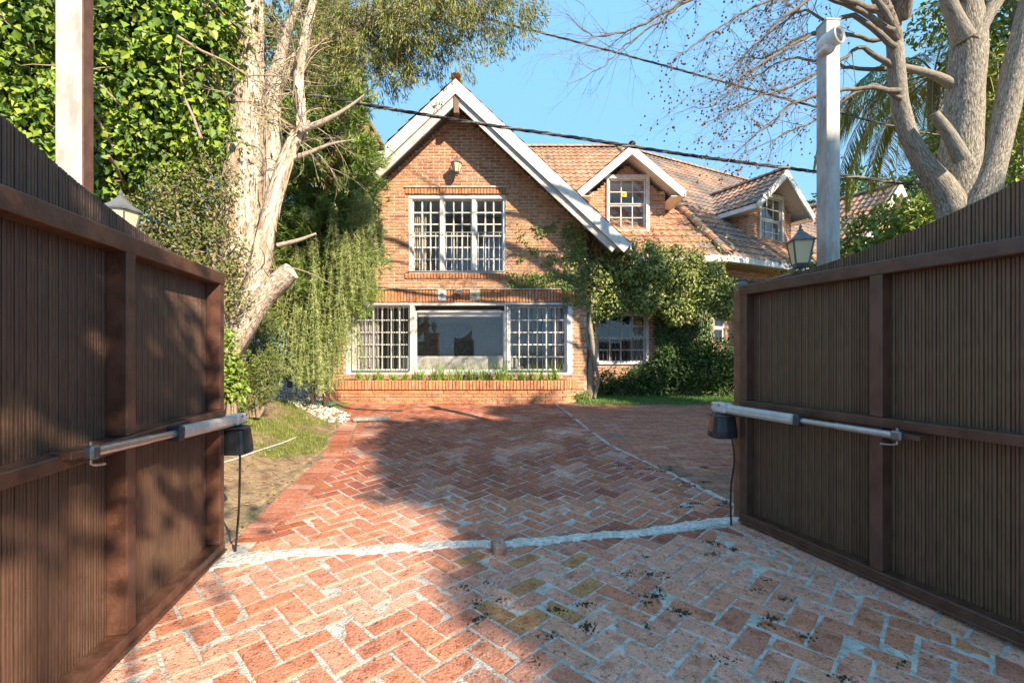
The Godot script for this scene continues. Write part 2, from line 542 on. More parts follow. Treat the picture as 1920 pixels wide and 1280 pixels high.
func build_driveway() -> void:
	# mortar bed
	var bed := MB.new()
	var nb := FastNoiseLite.new()
	nb.seed = 3
	nb.frequency = 1.2
	for i in 84:
		for j in 78:
			var x := -3.6 + i * 0.125
			var d := 0.55 + j * 0.125
			var e := lookup(PAVE_L_D, PAVE_L_X, d)
			var col := Color(0.70, 0.67, 0.62)
			var right := lookup([0.0, 4.1, 5.1, 6.5, 9.6, 12.0], [3.0, 2.2, 1.9, 1.36, 1.02, 0.9], d)
			if d > 3.7 and x > right: col = Color(0.30, 0.24, 0.18)
			if d > 3.7 and x < e: col = Color(0.34, 0.25, 0.17)
			var q: Array[Vector3] = []
			for k in [[0, 0], [1, 0], [1, 1], [0, 1]]:
				var xx: float = x + k[0] * 0.125
				var dd: float = d + k[1] * 0.125
				q.append(Vector3(xx, pave_y(xx, dd) + 0.005 + nb.get_noise_2d(xx * 4, dd * 4) * 0.004, -dd))
			bed.quad(q[0], q[1], q[2], q[3], col)
	var drive := put(bed, "driveway", M.mortar)
	kind(drive, "structure", "driveway of red bricks laid in herringbone with pale joints")
	# zones in (x, d)
	var th := [Vector2(-2.143, 3.264), Vector2(-1.579, 3.368), Vector2(-0.251, 3.574), Vector2(0.838, 3.764), Vector2(2.049, 4.064)]
	var zf := PackedVector2Array([Vector2(-2.15, 0.95), Vector2(3.05, 0.95), Vector2(2.36, 2.30), Vector2(1.82, 3.85), Vector2(-0.2, 3.48), Vector2(-2.25, 3.22)])
	var zm := PackedVector2Array([Vector2(-1.98, 3.36), Vector2(-0.2, 3.6), Vector2(1.95, 4.06), Vector2(2.12, 4.35), Vector2(1.9, 5.13), Vector2(1.36, 6.5), Vector2(1.02, 9.6), Vector2(0.95, 10.4), Vector2(-3.95, 10.4), Vector2(-3.55, 9.3), Vector2(-3.0, 8.55), Vector2(-2.74, 8.2), Vector2(-2.19, 5.8), Vector2(-2.1, 4.6)])
	var zr := PackedVector2Array([Vector2(2.2, 4.35), Vector2(5.5, 4.9), Vector2(7.0, 6.0), Vector2(7.0, 9.9), Vector2(1.55, 9.98), Vector2(1.05, 10.15), Vector2(1.06, 9.6), Vector2(1.41, 6.5), Vector2(1.95, 5.15)])
	var near: Array = []      # [distance, centre, angle]
	var rest := MB.new()
	var m := 0.135
	var j := 0.0075
	for zone in [zf, zm]:
		var turn := deg_to_rad(45.5 if zone == zf else 44.0)
		var base := Vector2(0.05, 2.0) if zone == zf else Vector2(0.0, 6.0)
		for i in range(-22, 23):
			for k in range(-60, 61):
				for hv in 2:
					var w := 2.0 * m if hv == 0 else m
					var h := m if hv == 0 else 2.0 * m
					var o := Vector2((k + 4 * i) * m, (k + hv) * m)
					var cen := (o + Vector2(w, h) * 0.5).rotated(turn - PI * 0.5 + PI * 0.5) + base
					if cen.x < -4 or cen.x > 4 or cen.y < 0.7 or cen.y > 10.7: continue
					var jt := rnd(-0.012, 0.012)
					var jo := Vector2(rnd(-0.003, 0.003), rnd(-0.003, 0.003))
					var poly := PackedVector2Array()
					for q in [Vector2(j, j), Vector2(w - j, j), Vector2(w - j, h - j), Vector2(j, h - j)]:
						var p: Vector2 = o + q
						poly.append(cen + jo + (p.rotated(turn) + base - cen).rotated(jt))
					var cut := Geometry2D.intersect_polygons(poly, zone)
					if cut.is_empty(): continue
					var whole := true
					for p in poly:
						if not Geometry2D.is_point_in_polygon(p, zone): whole = false
					if whole:
						near.append([cen.length(), cen + jo, turn + jt + (PI * 0.5 if hv else 0.0), poly])
					else:
						for c in cut:
							if c.size() > 2:
								paver(rest, ccw(c), rnd(-0.002, 0.003), brick_tint(cen.x, cen.y))
	# border course on the left, laid across
	for s in 118:
		var d := 3.62 + s * 0.0515 * 1.0
		if s % 2: continue
		var x1 := lookup(PAVE_L_D, PAVE_L_X, d) - 0.02
		var poly := PackedVector2Array([Vector2(x1 - 0.25 - rnd(0, 0.03), d - 0.045), Vector2(x1 + rnd(-0.01, 0.01), d - 0.045), Vector2(x1 + rnd(-0.01, 0.01), d + 0.05), Vector2(x1 - 0.25 - rnd(0, 0.03), d + 0.05)])
		if d < 8.6:
			paver(rest, ccw(poly), rnd(-0.004, 0.005), brick_tint(-1, d))
	# border course along the right gate leaf
	for s in 16:
		var t := 3.9 - s * 0.195
		var e := Vector2(0.317, -0.949)
		var a := Vector2(1.80, 4.02) + e * (s * 0.146)
		var f := Vector2(0.80, 0.55).normalized()
		var poly := PackedVector2Array([a, a + e * 0.13, a + e * 0.13 + f * 0.40, a + f * 0.40])
		if s < 22: paver(rest, ccw(poly), rnd(-0.002, 0.003), brick_tint(1.0, 2.0))
	# the right part: courses running across
	for r in 50:
		for k in 30:
			var d := 4.3 + r * 0.128
			var x := 0.9 + k * 0.262 + (r % 2) * 0.131
			var tw := 0.06
			var poly := PackedVector2Array()
			for q in [Vector2(0.004, 0.004), Vector2(0.256, 0.004), Vector2(0.256, 0.122), Vector2(0.004, 0.122)]:
				poly.append(Vector2(x, d + (x - 2) * tw) + q.rotated(tw) + Vector2(rnd(-0.003, 0.003), rnd(-0.003, 0.003)))
			for c in Geometry2D.intersect_polygons(poly, zr):
				if c.size() > 2 and rng.randf() > 0.015:
					var col := brick_tint(-1, 6)
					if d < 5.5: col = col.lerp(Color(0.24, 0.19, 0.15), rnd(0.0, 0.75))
					paver(rest, ccw(c), rnd(-0.004, 0.004), col)
	# the nearest bricks one by one, the others joined
	near.sort_custom(func(a, b): return a[0] < b[0])
	var shapes: Array[ArrayMesh] = []
	for s in 6:
		shapes.append(one_paver(m * 2 - j * 2, m - j * 2))
	var tones: Array[StandardMaterial3D] = []
	for s in 28:
		var t: StandardMaterial3D = M.brick.duplicate()
		t.vertex_color_use_as_albedo = false
		var base := Color(0.68, 0.31, 0.195).lerp(Color(0.60, 0.26, 0.18), rng.randf() * 0.8).lerp(Color(0.70, 0.35, 0.18), rng.randf() * 0.5)
		if s == 27 or s == 26: base = Color(0.62, 0.34, 0.155)
		else: base = base.lerp(Color(0.92, 0.60, 0.49), 0.72 * (s / 26.0))
		t.albedo_color = vary(base, 0.06).linear_to_srgb()
		tones.append(t)
	var made := 0
	for q in near:
		var c: Vector2 = q[1]
		var px := 960.0 + c.x / c.y * 853.0
		if made < 300 and c.y > 1.7 and px > -60 and px < 1980 and c.y < 4.6:
			made += 1
			var slope := (pave_y(c.x, c.y + 0.05) - pave_y(c.x, c.y - 0.05)) / 0.1
			var b := Basis(Vector3.RIGHT, atan(slope) + rnd(-0.02, 0.02)) * Basis(Vector3.BACK, rnd(-0.02, 0.02)) * Basis(Vector3.UP, q[2] + PI * rng.randi_range(0, 1))
			var tone: StandardMaterial3D = tones[clampi(int(lime(c.x, c.y) * 25.0 + rnd(-7, 7)), 0, 25)]
			if absf(c.x) < 0.5 and c.y > 2.5 and c.y < 3.3 and rng.randf() < 0.28: tone = tones[rng.randi_range(26, 27)]
			add(shapes[rng.randi_range(0, 5)], "brick", tone, drive, Transform3D(b, Vector3(c.x, pave_y(c.x, c.y) + rnd(-0.004, 0.003), -c.y)))
		else:
			paver(rest, ccw(q[3]), rnd(-0.003, 0.004), brick_tint(c.x, c.y))
	kind(put(rest, "brick_paving", M.brick, drive), "stuff")
	# moss and crumbs in the joints of the right foreground and by the post
	var ms := MB.new()
	for k in 150:
		var x := rnd(-0.3, 1.9)
		var d := rnd(1.9, 3.7)
		if k > 95:
			x = rnd(1.3, 2.6)
			d = rnd(4.3, 5.6)
		if lime_noise.get_noise_2d(x * 2.0 + 40.0, d * 2.0) < 0.02: continue
		for q in rng.randi_range(12, 40):
			var a := rnd(0, TAU)
			var e := pow(rng.randf(), 1.5) * 0.045
			pebble(ms, Vector3(x + cos(a) * e * 1.6, pave_y(x, d) + 0.011, -d + sin(a) * e), rnd(0.003, 0.011), vary([Color(0.07, 0.06, 0.03), Color(0.11, 0.10, 0.04), Color(0.05, 0.04, 0.03)][q % 3], 0.3))
	kind(put(ms, "moss", M.soil), "stuff", "dark moss crumbs on the bricks near the right gate leaf")
	# rough concrete strip across the gateway
	var st := MB.new()
	var n := 180
	var prev: Array = []
	var sn := FastNoiseLite.new()
	sn.seed = 9
	sn.frequency = 1.6
	sn.fractal_octaves = 4
	for i in n + 1:
		var t := float(i) / n
		var x := lerpf(-2.32, 2.2, t)
		var d := lookup([-2.4, -2.15, -1.35, -0.25, 0.8, 2.03, 2.4], [3.26, 3.28, 3.37, 3.53, 3.72, 4.04, 4.1], x)
		var wa := 0.085 + 0.06 * sn.get_noise_1d(x * 2.2) + 0.07 * smoothstep(-1.4, -2.2, x) + 0.018 * sn.get_noise_1d(x * 11 + 5)
		var wb := 0.08 + 0.07 * sn.get_noise_1d(x * 2.2 + 40) + 0.10 * smoothstep(-1.2, -2.2, x) + 0.02 * sn.get_noise_1d(x * 11 + 90)
		var row: Array[Vector3] = []
		for k in 7:
			var f := float(k) / 6
			var dd := d - wb + (wa + wb) * f
			var y := pave_y(x, dd) + 0.013 + 0.008 * sin(f * PI) + 0.006 * sn.get_noise_2d(x * 5, dd * 9)
			if k == 0 or k == 6: y = pave_y(x, dd) - 0.01
			row.append(Vector3(x, y, -dd))
		if i > 0:
			for k in 6:
				st.quad(prev[k], row[k], row[k + 1], prev[k + 1], Color(0.92, 0.90, 0.86))
		prev = row
	kind(put(st, "threshold_strip", M.concrete), "structure", "rough pale concrete strip laid across the brick gateway")
	# white gravel beside the house
	var gr := MB.new()
	for k in 15000:
		var d := rnd(7.9, 13.5)
		var x := rnd(-8.6, -2.9)
		var lo := lookup([7.9, 8.6, 9.4, 11.0, 13.5], [-3.2, -4.1, -5.2, -6.8, -8.6], d)
		var hi := lookup([7.9, 8.6, 9.3, 10.3, 13.5], [-2.9, -3.02, -3.6, -4.2, -4.45], d)
		if x < lo or x > hi: continue
		pebble(gr, Vector3(x, gy(x, d) + 0.005, -d), rnd(0.011, 0.030), vary(Color(0.66, 0.63, 0.58), 0.22))
	kind(put(gr, "gravel", M.pebble), "stuff", "white gravel patch beside the brick planter")
	# a loose slab at the corner of the border
	var sl := MB.new()
	sl.bevel(Transform3D(Basis(Vector3.UP, 0.12), Vector3(-2.55, rise(8.25) + 0.035, -8.25)), Vector3(0.62, 0.06, 0.24), 0.012, Color(0.45, 0.46, 0.46))
	tag(put(sl, "concrete_slab", M.concrete), "small pale concrete slab at the far corner of the driveway by the gravel", "slab")

func one_paver(l: float, w: float) -> ArrayMesh:
	var mb := MB.new()
	var p: Array[Vector2] = []
	for q in [[-0.5, -0.5], [-0.1, -0.5], [0.5, -0.5], [0.5, 0.5], [0.1, 0.5], [-0.5, 0.5]]:
		p.append(Vector2(q[0] * l + rnd(-0.004, 0.004), q[1] * w + rnd(-0.004, 0.004)))
	var top: Array[Vector3] = []
	var rim: Array[Vector3] = []
	var low: Array[Vector3] = []
	for q in p:
		var e := q * Vector2(1.0 - 0.012 / l, 1.0 - 0.012 / w)
		top.append(Vector3(e.x, 0.010 + rnd(-0.0015, 0.0015), -e.y))
		rim.append(Vector3(q.x, 0.003 + rnd(-0.002, 0.001), -q.y))
		low.append(Vector3(q.x, -0.03, -q.y))
	for i in 6:
		var j := (i + 1) % 6
		mb.tri(Vector3(0, 0.0115, 0), top[i], top[j], Color.WHITE)
		mb.quad(top[i], rim[i], rim[j], top[j], Color.WHITE)
		mb.quad(rim[i], low[i], low[j], rim[j], Color.WHITE)
	return mb.mesh()

func pebble(mb: MB, p: Vector3, r: float, col: Color) -> void:
	var b := Basis(rdir(), rnd(0, TAU)) * Basis.from_scale(Vector3(r, r * rnd(0.5, 0.8), r * rnd(0.6, 1.0)))
	var o: Array[Vector3] = []
	for q in [Vector3.UP, Vector3.RIGHT, Vector3.BACK, Vector3.LEFT, Vector3.FORWARD, Vector3.DOWN]:
		o.append(p + b * (q + rdir() * 0.2))
	for k in 4:
		var a := 1 + k
		var c := 1 + (k + 1) % 4
		mb.tri(o[0], o[c], o[a], col); mb.tri(o[5], o[a], o[c], col)

# ---------------------------------------------------------------- house
const COURSE := 0.0764
const BRICK := 0.267
const WHITE := Color(0.86, 0.86, 0.85)
var wall_bricks: Array = []       # whole bricks: [distance, transform]
var roof_tiles: Array = []
var tile_noise := FastNoiseLite.new()

func intervals(u0: float, u1: float, holes: Array, v: float) -> Array:
	var out := [[u0, u1]]
	for h in holes:
		if v > h.position.y and v < h.end.y:
			var nx := []
			for s in out:
				if h.end.x <= s[0] or h.position.x >= s[1]:
					nx.append(s); continue
				if h.position.x > s[0]: nx.append([s[0], h.position.x])
				if h.end.x < s[1]: nx.append([h.end.x, s[1]])
			out = nx
	return out

func wall_tint() -> Color:
	var r := rng.randf()
	var c := Color(0.64, 0.335, 0.20)
	if r < 0.2: c = Color(0.70, 0.40, 0.22)
	elif r < 0.36: c = Color(0.54, 0.25, 0.16)
	elif r < 0.5: c = Color(0.70, 0.46, 0.33)
	return vary(c, 0.14)

# front of a brick: face and four sides, standing out of the mortar
func wall_brick(mb: MB, t: Transform3D, w: float, h: float, out: float, col: Color) -> void:
	var x := w * 0.5
	var y := h * 0.5
	var e := 0.004
	var f: Array[Vector3] = []
	var b: Array[Vector3] = []
	for k in [[-1.0, -1.0], [1.0, -1.0], [1.0, 1.0], [-1.0, 1.0]]:
		f.append(t * Vector3(k[0] * (x - e) + rnd(-0.002, 0.002), k[1] * (y - e) + rnd(-0.002, 0.002), out))
		b.append(t * Vector3(k[0] * x, k[1] * y, -0.012))
	mb.quad(f[0], f[1], f[2], f[3], col)
	for k in 4:
		var j := (k + 1) % 4
		mb.quad(b[k], b[j], f[j], f[k], col)

func brick_wall(S: Dictionary, O: Vector3, U: Vector3, N: Vector3, u0: float, u1: float, v0: float, v1: float, gable: Array, holes: Array, thick := 0.25) -> void:
	var rows := int(ceil((v1 - v0) / COURSE))
	var B := Basis(U, Vector3.UP, N)
	for r in rows:
		var va := v0 + r * COURSE
		var vb := minf(va + COURSE, v1)
		var a := u0
		var b := u1
		if gable:
			var half: float = (gable[1] - vb) / gable[2]
			if half <= 0.02: continue
			a = maxf(a, gable[0] - half)
			b = minf(b, gable[0] + half)
		for s in intervals(a, b, holes, (va + vb) * 0.5):
			S.mortar.box(Transform3D(B, O + U * ((s[0] + s[1]) * 0.5) + Vector3.UP * ((va + vb) * 0.5) - N * (thick * 0.5 + 0.001)), Vector3(s[1] - s[0], vb - va, thick), Color(0.80, 0.72, 0.62))
			var off := (r % 2) * BRICK * 0.5
			var k := int(floor((s[0] - off) / BRICK))
			while off + k * BRICK < s[1]:
				var p := maxf(s[0] + 0.003, off + k * BRICK + 0.008)
				var q := minf(s[1] - 0.003, off + (k + 1) * BRICK - 0.008)
				k += 1
				if q - p < 0.035: continue
				var t := Transform3D(B * Basis(Vector3.BACK, rnd(-0.012, 0.012)), O + U * ((p + q) * 0.5) + Vector3.UP * ((va + vb) * 0.5))
				if q - p > BRICK - 0.02 and S.has("full"):
					S.full.append([t.origin.distance_to(Vector3(0, 1.5, 0)), t])
				else:
					wall_brick(S.bricks, t, q - p, COURSE - 0.018, rnd(0.006, 0.012), wall_tint())

# bricks set on end in a row; each one a part
func soldiers(parent: Node, O: Vector3, U: Vector3, N: Vector3, u0: float, u1: float, v0: float, v1: float, out: float, called := "soldier_brick") -> void:
	var n := int(round((u1 - u0) / 0.0745))
	var st := (u1 - u0) / n
	var shapes: Array = []
	for s in 3:
		var mb := MB.new()
		mb.bevel(Transform3D.IDENTITY, Vector3(st - 0.013 + rnd(-0.002, 0.002), v1 - v0 - 0.012, 0.12), 0.005, Color.WHITE)
		shapes.append(mb.mesh())
	for k in n:
		var t := Transform3D(Basis(U, Vector3.UP, N), O + U * (u0 + (k + 0.5) * st) + Vector3.UP * ((v0 + v1) * 0.5 + rnd(-0.003, 0.003)) + N * (out - 0.06 + rnd(-0.003, 0.003)))
		add(shapes[k % 3], called, brick_mats[rng.randi_range(0, 9)], parent, t)

var brick_mats: Array = []

func roof_plane(S: Dictionary, O: Vector3, U: Vector3, Wd: Vector3, poly: PackedVector2Array, grey: float, thick := 0.14) -> void:
	var N := U.cross(Wd).normalized()
	var at := func(p: Vector2, n: float) -> Vector3: return O + U * p.x + Wd * p.y + N * n
	var ix := Geometry2D.triangulate_polygon(poly)
	if ix.is_empty():
		print("roof polygon fails")
	for k in range(0, ix.size(), 3):
		var a := poly[ix[k]]
		var b := poly[ix[k + 1]]
		var c := poly[ix[k + 2]]
		if (b - a).cross(c - a) < 0:
			var q := b
			b = c
			c = q
		S.deck.tri(at.call(a, 0.0), at.call(b, 0.0), at.call(c, 0.0), Color(0.30, 0.2, 0.15))
		S.deck.tri(at.call(a, -thick), at.call(c, -thick), at.call(b, -thick), Color(0.74, 0.70, 0.66))
	for k in poly.size():
		var a := poly[k]
		var b := poly[(k + 1) % poly.size()]
		S.deck.quad(at.call(a, -thick), at.call(b, -thick), at.call(b, 0.0), at.call(a, 0.0), Color(0.74, 0.70, 0.66))
	var lo := Vector2(1e9, 1e9)
	var hi := -lo
	for p in poly:
		lo = lo.min(p)
		hi = hi.max(p)
	var tw := 0.215
	var tl := 0.33
	for r in int((hi.y - lo.y) / tl) + 1:
		for k in int((hi.x - lo.x) / tw) + 1:
			var c := Vector2(lo.x + (k + 0.5) * tw, lo.y + (r + 0.5) * tl)
			if not Geometry2D.is_point_in_polygon(c, poly): continue
			var t := Transform3D(Basis(U, N, -Wd), at.call(c + Vector2(rnd(-0.004, 0.004), rnd(-0.008, 0.008)), rnd(0.0, 0.006)))
			t.basis = t.basis * Basis(Vector3.UP, rnd(-0.02, 0.02))
			S.tiles.append([t.origin.distance_to(Vector3(0, 1.5, 0)), t, grey])

func tile_tint(p: Vector3, grey: float) -> Color:
	var a := tile_noise.get_noise_3dv(p * 0.55) * 1.3 + 0.5
	var b := tile_noise.get_noise_3dv(p * 2.3 + Vector3(30, 0, 0))
	var c := Color(0.60, 0.29, 0.15).lerp(Color(0.66, 0.44, 0.31), clampf(b + 0.5, 0, 1))
	c = c.lerp(Color(0.27, 0.235, 0.22), clampf((grey + a - 0.95) * 1.6 + rnd(-0.25, 0.25), 0, 0.92))
	return vary(c, 0.16)

func tile_shape(mb: MB, t: Transform3D, col: Color) -> void:    # x across, y out, z down the slope
	var xs := [-0.106, -0.03, 0.01, 0.045, 0.08, 0.108]
	var ys := [0.012, 0.006, 0.022, 0.036, 0.034, 0.014]
	for k in 5:
		var a := Vector3(xs[k], ys[k] + 0.032, 0.185)
		var b := Vector3(xs[k + 1], ys[k + 1] + 0.032, 0.185)
		var c := Vector3(xs[k + 1], ys[k + 1], -0.165)
		var d := Vector3(xs[k], ys[k], -0.165)
		mb.quad(t * a, t * b, t * c, t * d, col)
		mb.quad(t * (a + Vector3(0, -0.022, 0)), t * (b + Vector3(0, -0.022, 0)), t * b, t * a, col)

func cap_line(S: Dictionary, p: Vector3, q: Vector3, r := 0.10) -> void:
	var n := int(p.distance_to(q) / 0.34) + 1
	var x := (q - p) / n
	var side := x.cross(Vector3.UP).normalized()
	var up := side.cross(x).normalized()
	for k in n:
		var a := p + x * (k - 0.06)
		var b := p + x * (k + 1.02)
		var col := tile_tint(a, S.get("grey", 0.3))
		for j in 6:
			var t0 := PI * j / 6
			var t1 := PI * (j + 1) / 6
			var d0 := side * cos(t0) + up * sin(t0) * 0.9
			var d1 := side * cos(t1) + up * sin(t1) * 0.9
			S.caps.quad(a + d0 * r * 1.12, b + d0 * r * 0.95, b + d1 * r * 0.95, a + d1 * r * 1.12, col)

func fascia(parent: Node, a: Vector3, b: Vector3, h: float, t: float, drop: float, called := "fascia_board", col := WHITE) -> void:
	var mb := MB.new()
	var x := (b - a).normalized()
	var z := x.cross(Vector3.UP).normalized()
	var up := z.cross(x)
	mb.bar(a - up * drop, b - up * drop, t, h, col)
	put(mb, called, M.paint, parent)

# a glazed sash: frame, muntins, one pane for each light. F: centre of the sash, z outwards
func sash(parent: Node, F: Transform3D, w: float, h: float, cols: int, rows: int, fr := 0.05, mu := 0.022, called := "window") -> Node3D:
	var o := part(called, parent)
	o.transform = F
	var f := MB.new()
	for s in [-1.0, 1.0]:
		f.bevel(Transform3D(Basis(), Vector3(s * (w - fr) * 0.5, 0, 0)), Vector3(fr, h, 0.055), 0.006, WHITE)
		f.bevel(Transform3D(Basis(), Vector3(0, s * (h - fr) * 0.5, -0.001)), Vector3(w - 0.01, fr, 0.05), 0.006, WHITE)
	put(f, "frame", M.paint, o)
	var iw := w - 2 * fr
	var ih := h - 2 * fr
	if cols * rows > 1:
		var g := MB.new()
		for k in range(1, cols):
			g.box(Transform3D(Basis(), Vector3(-iw * 0.5 + iw * k / cols, 0, 0)), Vector3(mu, ih + 0.01, 0.036), WHITE)
		for k in range(1, rows):
			g.box(Transform3D(Basis(), Vector3(0, -ih * 0.5 + ih * k / rows, 0)), Vector3(iw + 0.01, mu, 0.031), WHITE)
		put(g, "muntins", M.paint, o)
	var pm := MB.new()
	pm.box(Transform3D.IDENTITY, Vector3(iw / cols - 0.004, ih / rows - 0.004, 0.004), Color.WHITE)
	var mesh := pm.mesh()
	for i in cols:
		for k in rows:
			var t := Transform3D(Basis(Vector3.UP, rnd(-0.006, 0.006)) * Basis(Vector3.RIGHT, rnd(-0.006, 0.006)), Vector3(-iw * 0.5 + iw * (i + 0.5) / cols, -ih * 0.5 + ih * (k + 0.5) / rows, -0.004))
			add(mesh, "pane", M.glass, o, t)
	return o

func room(parent: Node, lo: Vector3, hi: Vector3, wall: Color, floor_c: Color, turn := Basis(), at := Vector3.ZERO) -> void:   # open towards +z
	var o := part("room", parent)
	o.transform = Transform3D(turn, at)
	var c := (lo + hi) * 0.5
	var s := hi - lo
	var t := 0.08
	var defs := [["interior_floor", Vector3(c.x, lo.y - t * 0.5, c.z), Vector3(s.x + 2 * t, t, s.z), floor_c], ["interior_ceiling", Vector3(c.x, hi.y + t * 0.5, c.z), Vector3(s.x + 2 * t, t, s.z), Color(0.8, 0.79, 0.76)],
		["interior_wall", Vector3(c.x, c.y, lo.z - t * 0.5), Vector3(s.x + 2 * t, s.y + 2 * t, t), wall], ["interior_wall", Vector3(lo.x - t * 0.5, c.y, c.z), Vector3(t, s.y, s.z), wall], ["interior_wall", Vector3(hi.x + t * 0.5, c.y, c.z), Vector3(t, s.y, s.z), wall]]
	for d in defs:
		var mb := MB.new()
		mb.box(Transform3D(Basis(), d[1]), d[2], d[3])
		put(mb, d[0], M.plain, o)

func dormer(S: Dictionary, house: Node, F: Transform3D, grey: float) -> void:
	var U := F.basis.x
	var N := F.basis.z
	var O := F.origin
	var at := func(x: float, y: float, z: float) -> Vector3: return O + U * x + Vector3.UP * y + N * z
	brick_wall(S, O, U, N, -1.05, 1.05, 4.35, 6.8, [0.0, 6.72, 0.84], [Rect2(-0.52, 4.88, 1.04, 1.42)], 0.2)
	brick_wall(S, at.call(1.05, 0, 0), -N, U, 0.0, 1.9, 4.4, 5.95, [], [], 0.2)
	brick_wall(S, at.call(-1.05, 0, -1.9), N, -U, 0.0, 1.9, 4.4, 5.95, [], [], 0.2)
	var hw := 1.42
	var sl := Vector2(hw, 1.2)
	var L := sl.length()
	var cx := hw / L
	var cy := 1.2 / L
	# right slope climbs towards -U, left slope towards +U
	var eR: Vector3 = at.call(hw, 5.78, 0.5)
	var eL: Vector3 = at.call(-hw, 5.78, -3.3)
	roof_plane(S, eR, -N, -U * cx + Vector3.UP * cy, PackedVector2Array([Vector2(0, 0), Vector2(2.2, 0), Vector2(3.8, L), Vector2(0, L)]), grey, 0.09)
	roof_plane(S, eL, N, U * cx + Vector3.UP * cy, PackedVector2Array([Vector2(1.6, 0), Vector2(3.8, 0), Vector2(3.8, L), Vector2(0, L)]), grey, 0.09)
	S.grey = grey - 0.2
	cap_line(S, at.call(0, 7.02, 0.53), at.call(0, 7.02, -3.2), 0.085)
	var pk: Vector3 = at.call(0, 6.98, 0.52)
	fascia(house, at.call(-hw - 0.02, 5.76, 0.52), pk, 0.19, 0.03, 0.075)
	fascia(house, pk, at.call(hw + 0.02, 5.76, 0.52), 0.19, 0.028, 0.075)
	# eaves boards along both sides and boxed ends
	for s in [-1.0, 1.0]:
		fascia(house, at.call(s * (hw + 0.012), 5.70, 0.5), at.call(s * (hw + 0.012), 5.70, -0.82), 0.13, 0.025, 0.0)
		var so := MB.new()
		so.box(Transform3D(F.basis, at.call(s * 1.235, 5.66, -0.14)), Vector3(0.35, 0.025, 1.25), Color(0.78, 0.74, 0.68))
		put(so, "soffit", M.paint, house)
	var fr := MB.new()      # broad surround
	fr.bevel(Transform3D(F.basis, at.call(0, 6.345, 0.03)), Vector3(1.22, 0.11, 0.07), 0.008, WHITE)
	fr.bevel(Transform3D(F.basis, at.call(0.565, 5.56, 0.025)), Vector3(0.10, 1.47, 0.06), 0.008, WHITE)
	fr.bevel(Transform3D(F.basis, at.call(-0.545, 5.56, 0.025)), Vector3(0.06, 1.47, 0.06), 0.008, WHITE)
	fr.bevel(Transform3D(F.basis, at.call(0, 4.85, 0.04)), Vector3(1.2, 0.05, 0.10), 0.008, WHITE)
	put(fr, "window_surround", M.paint, house)
	sash(house, Transform3D(F.basis, at.call(0, 5.94, -0.03)), 1.02, 0.70, 3, 2, 0.035, 0.022)
	sash(house, Transform3D(F.basis, at.call(0, 5.235, -0.062)), 1.02, 0.70, 3, 2, 0.035, 0.022)
	room(house, Vector3(-0.56, 4.6, -2.0), Vector3(0.56, 6.22, -0.21), Color(0.5, 0.47, 0.42), Color(0.3, 0.2, 0.12), F.basis, O)

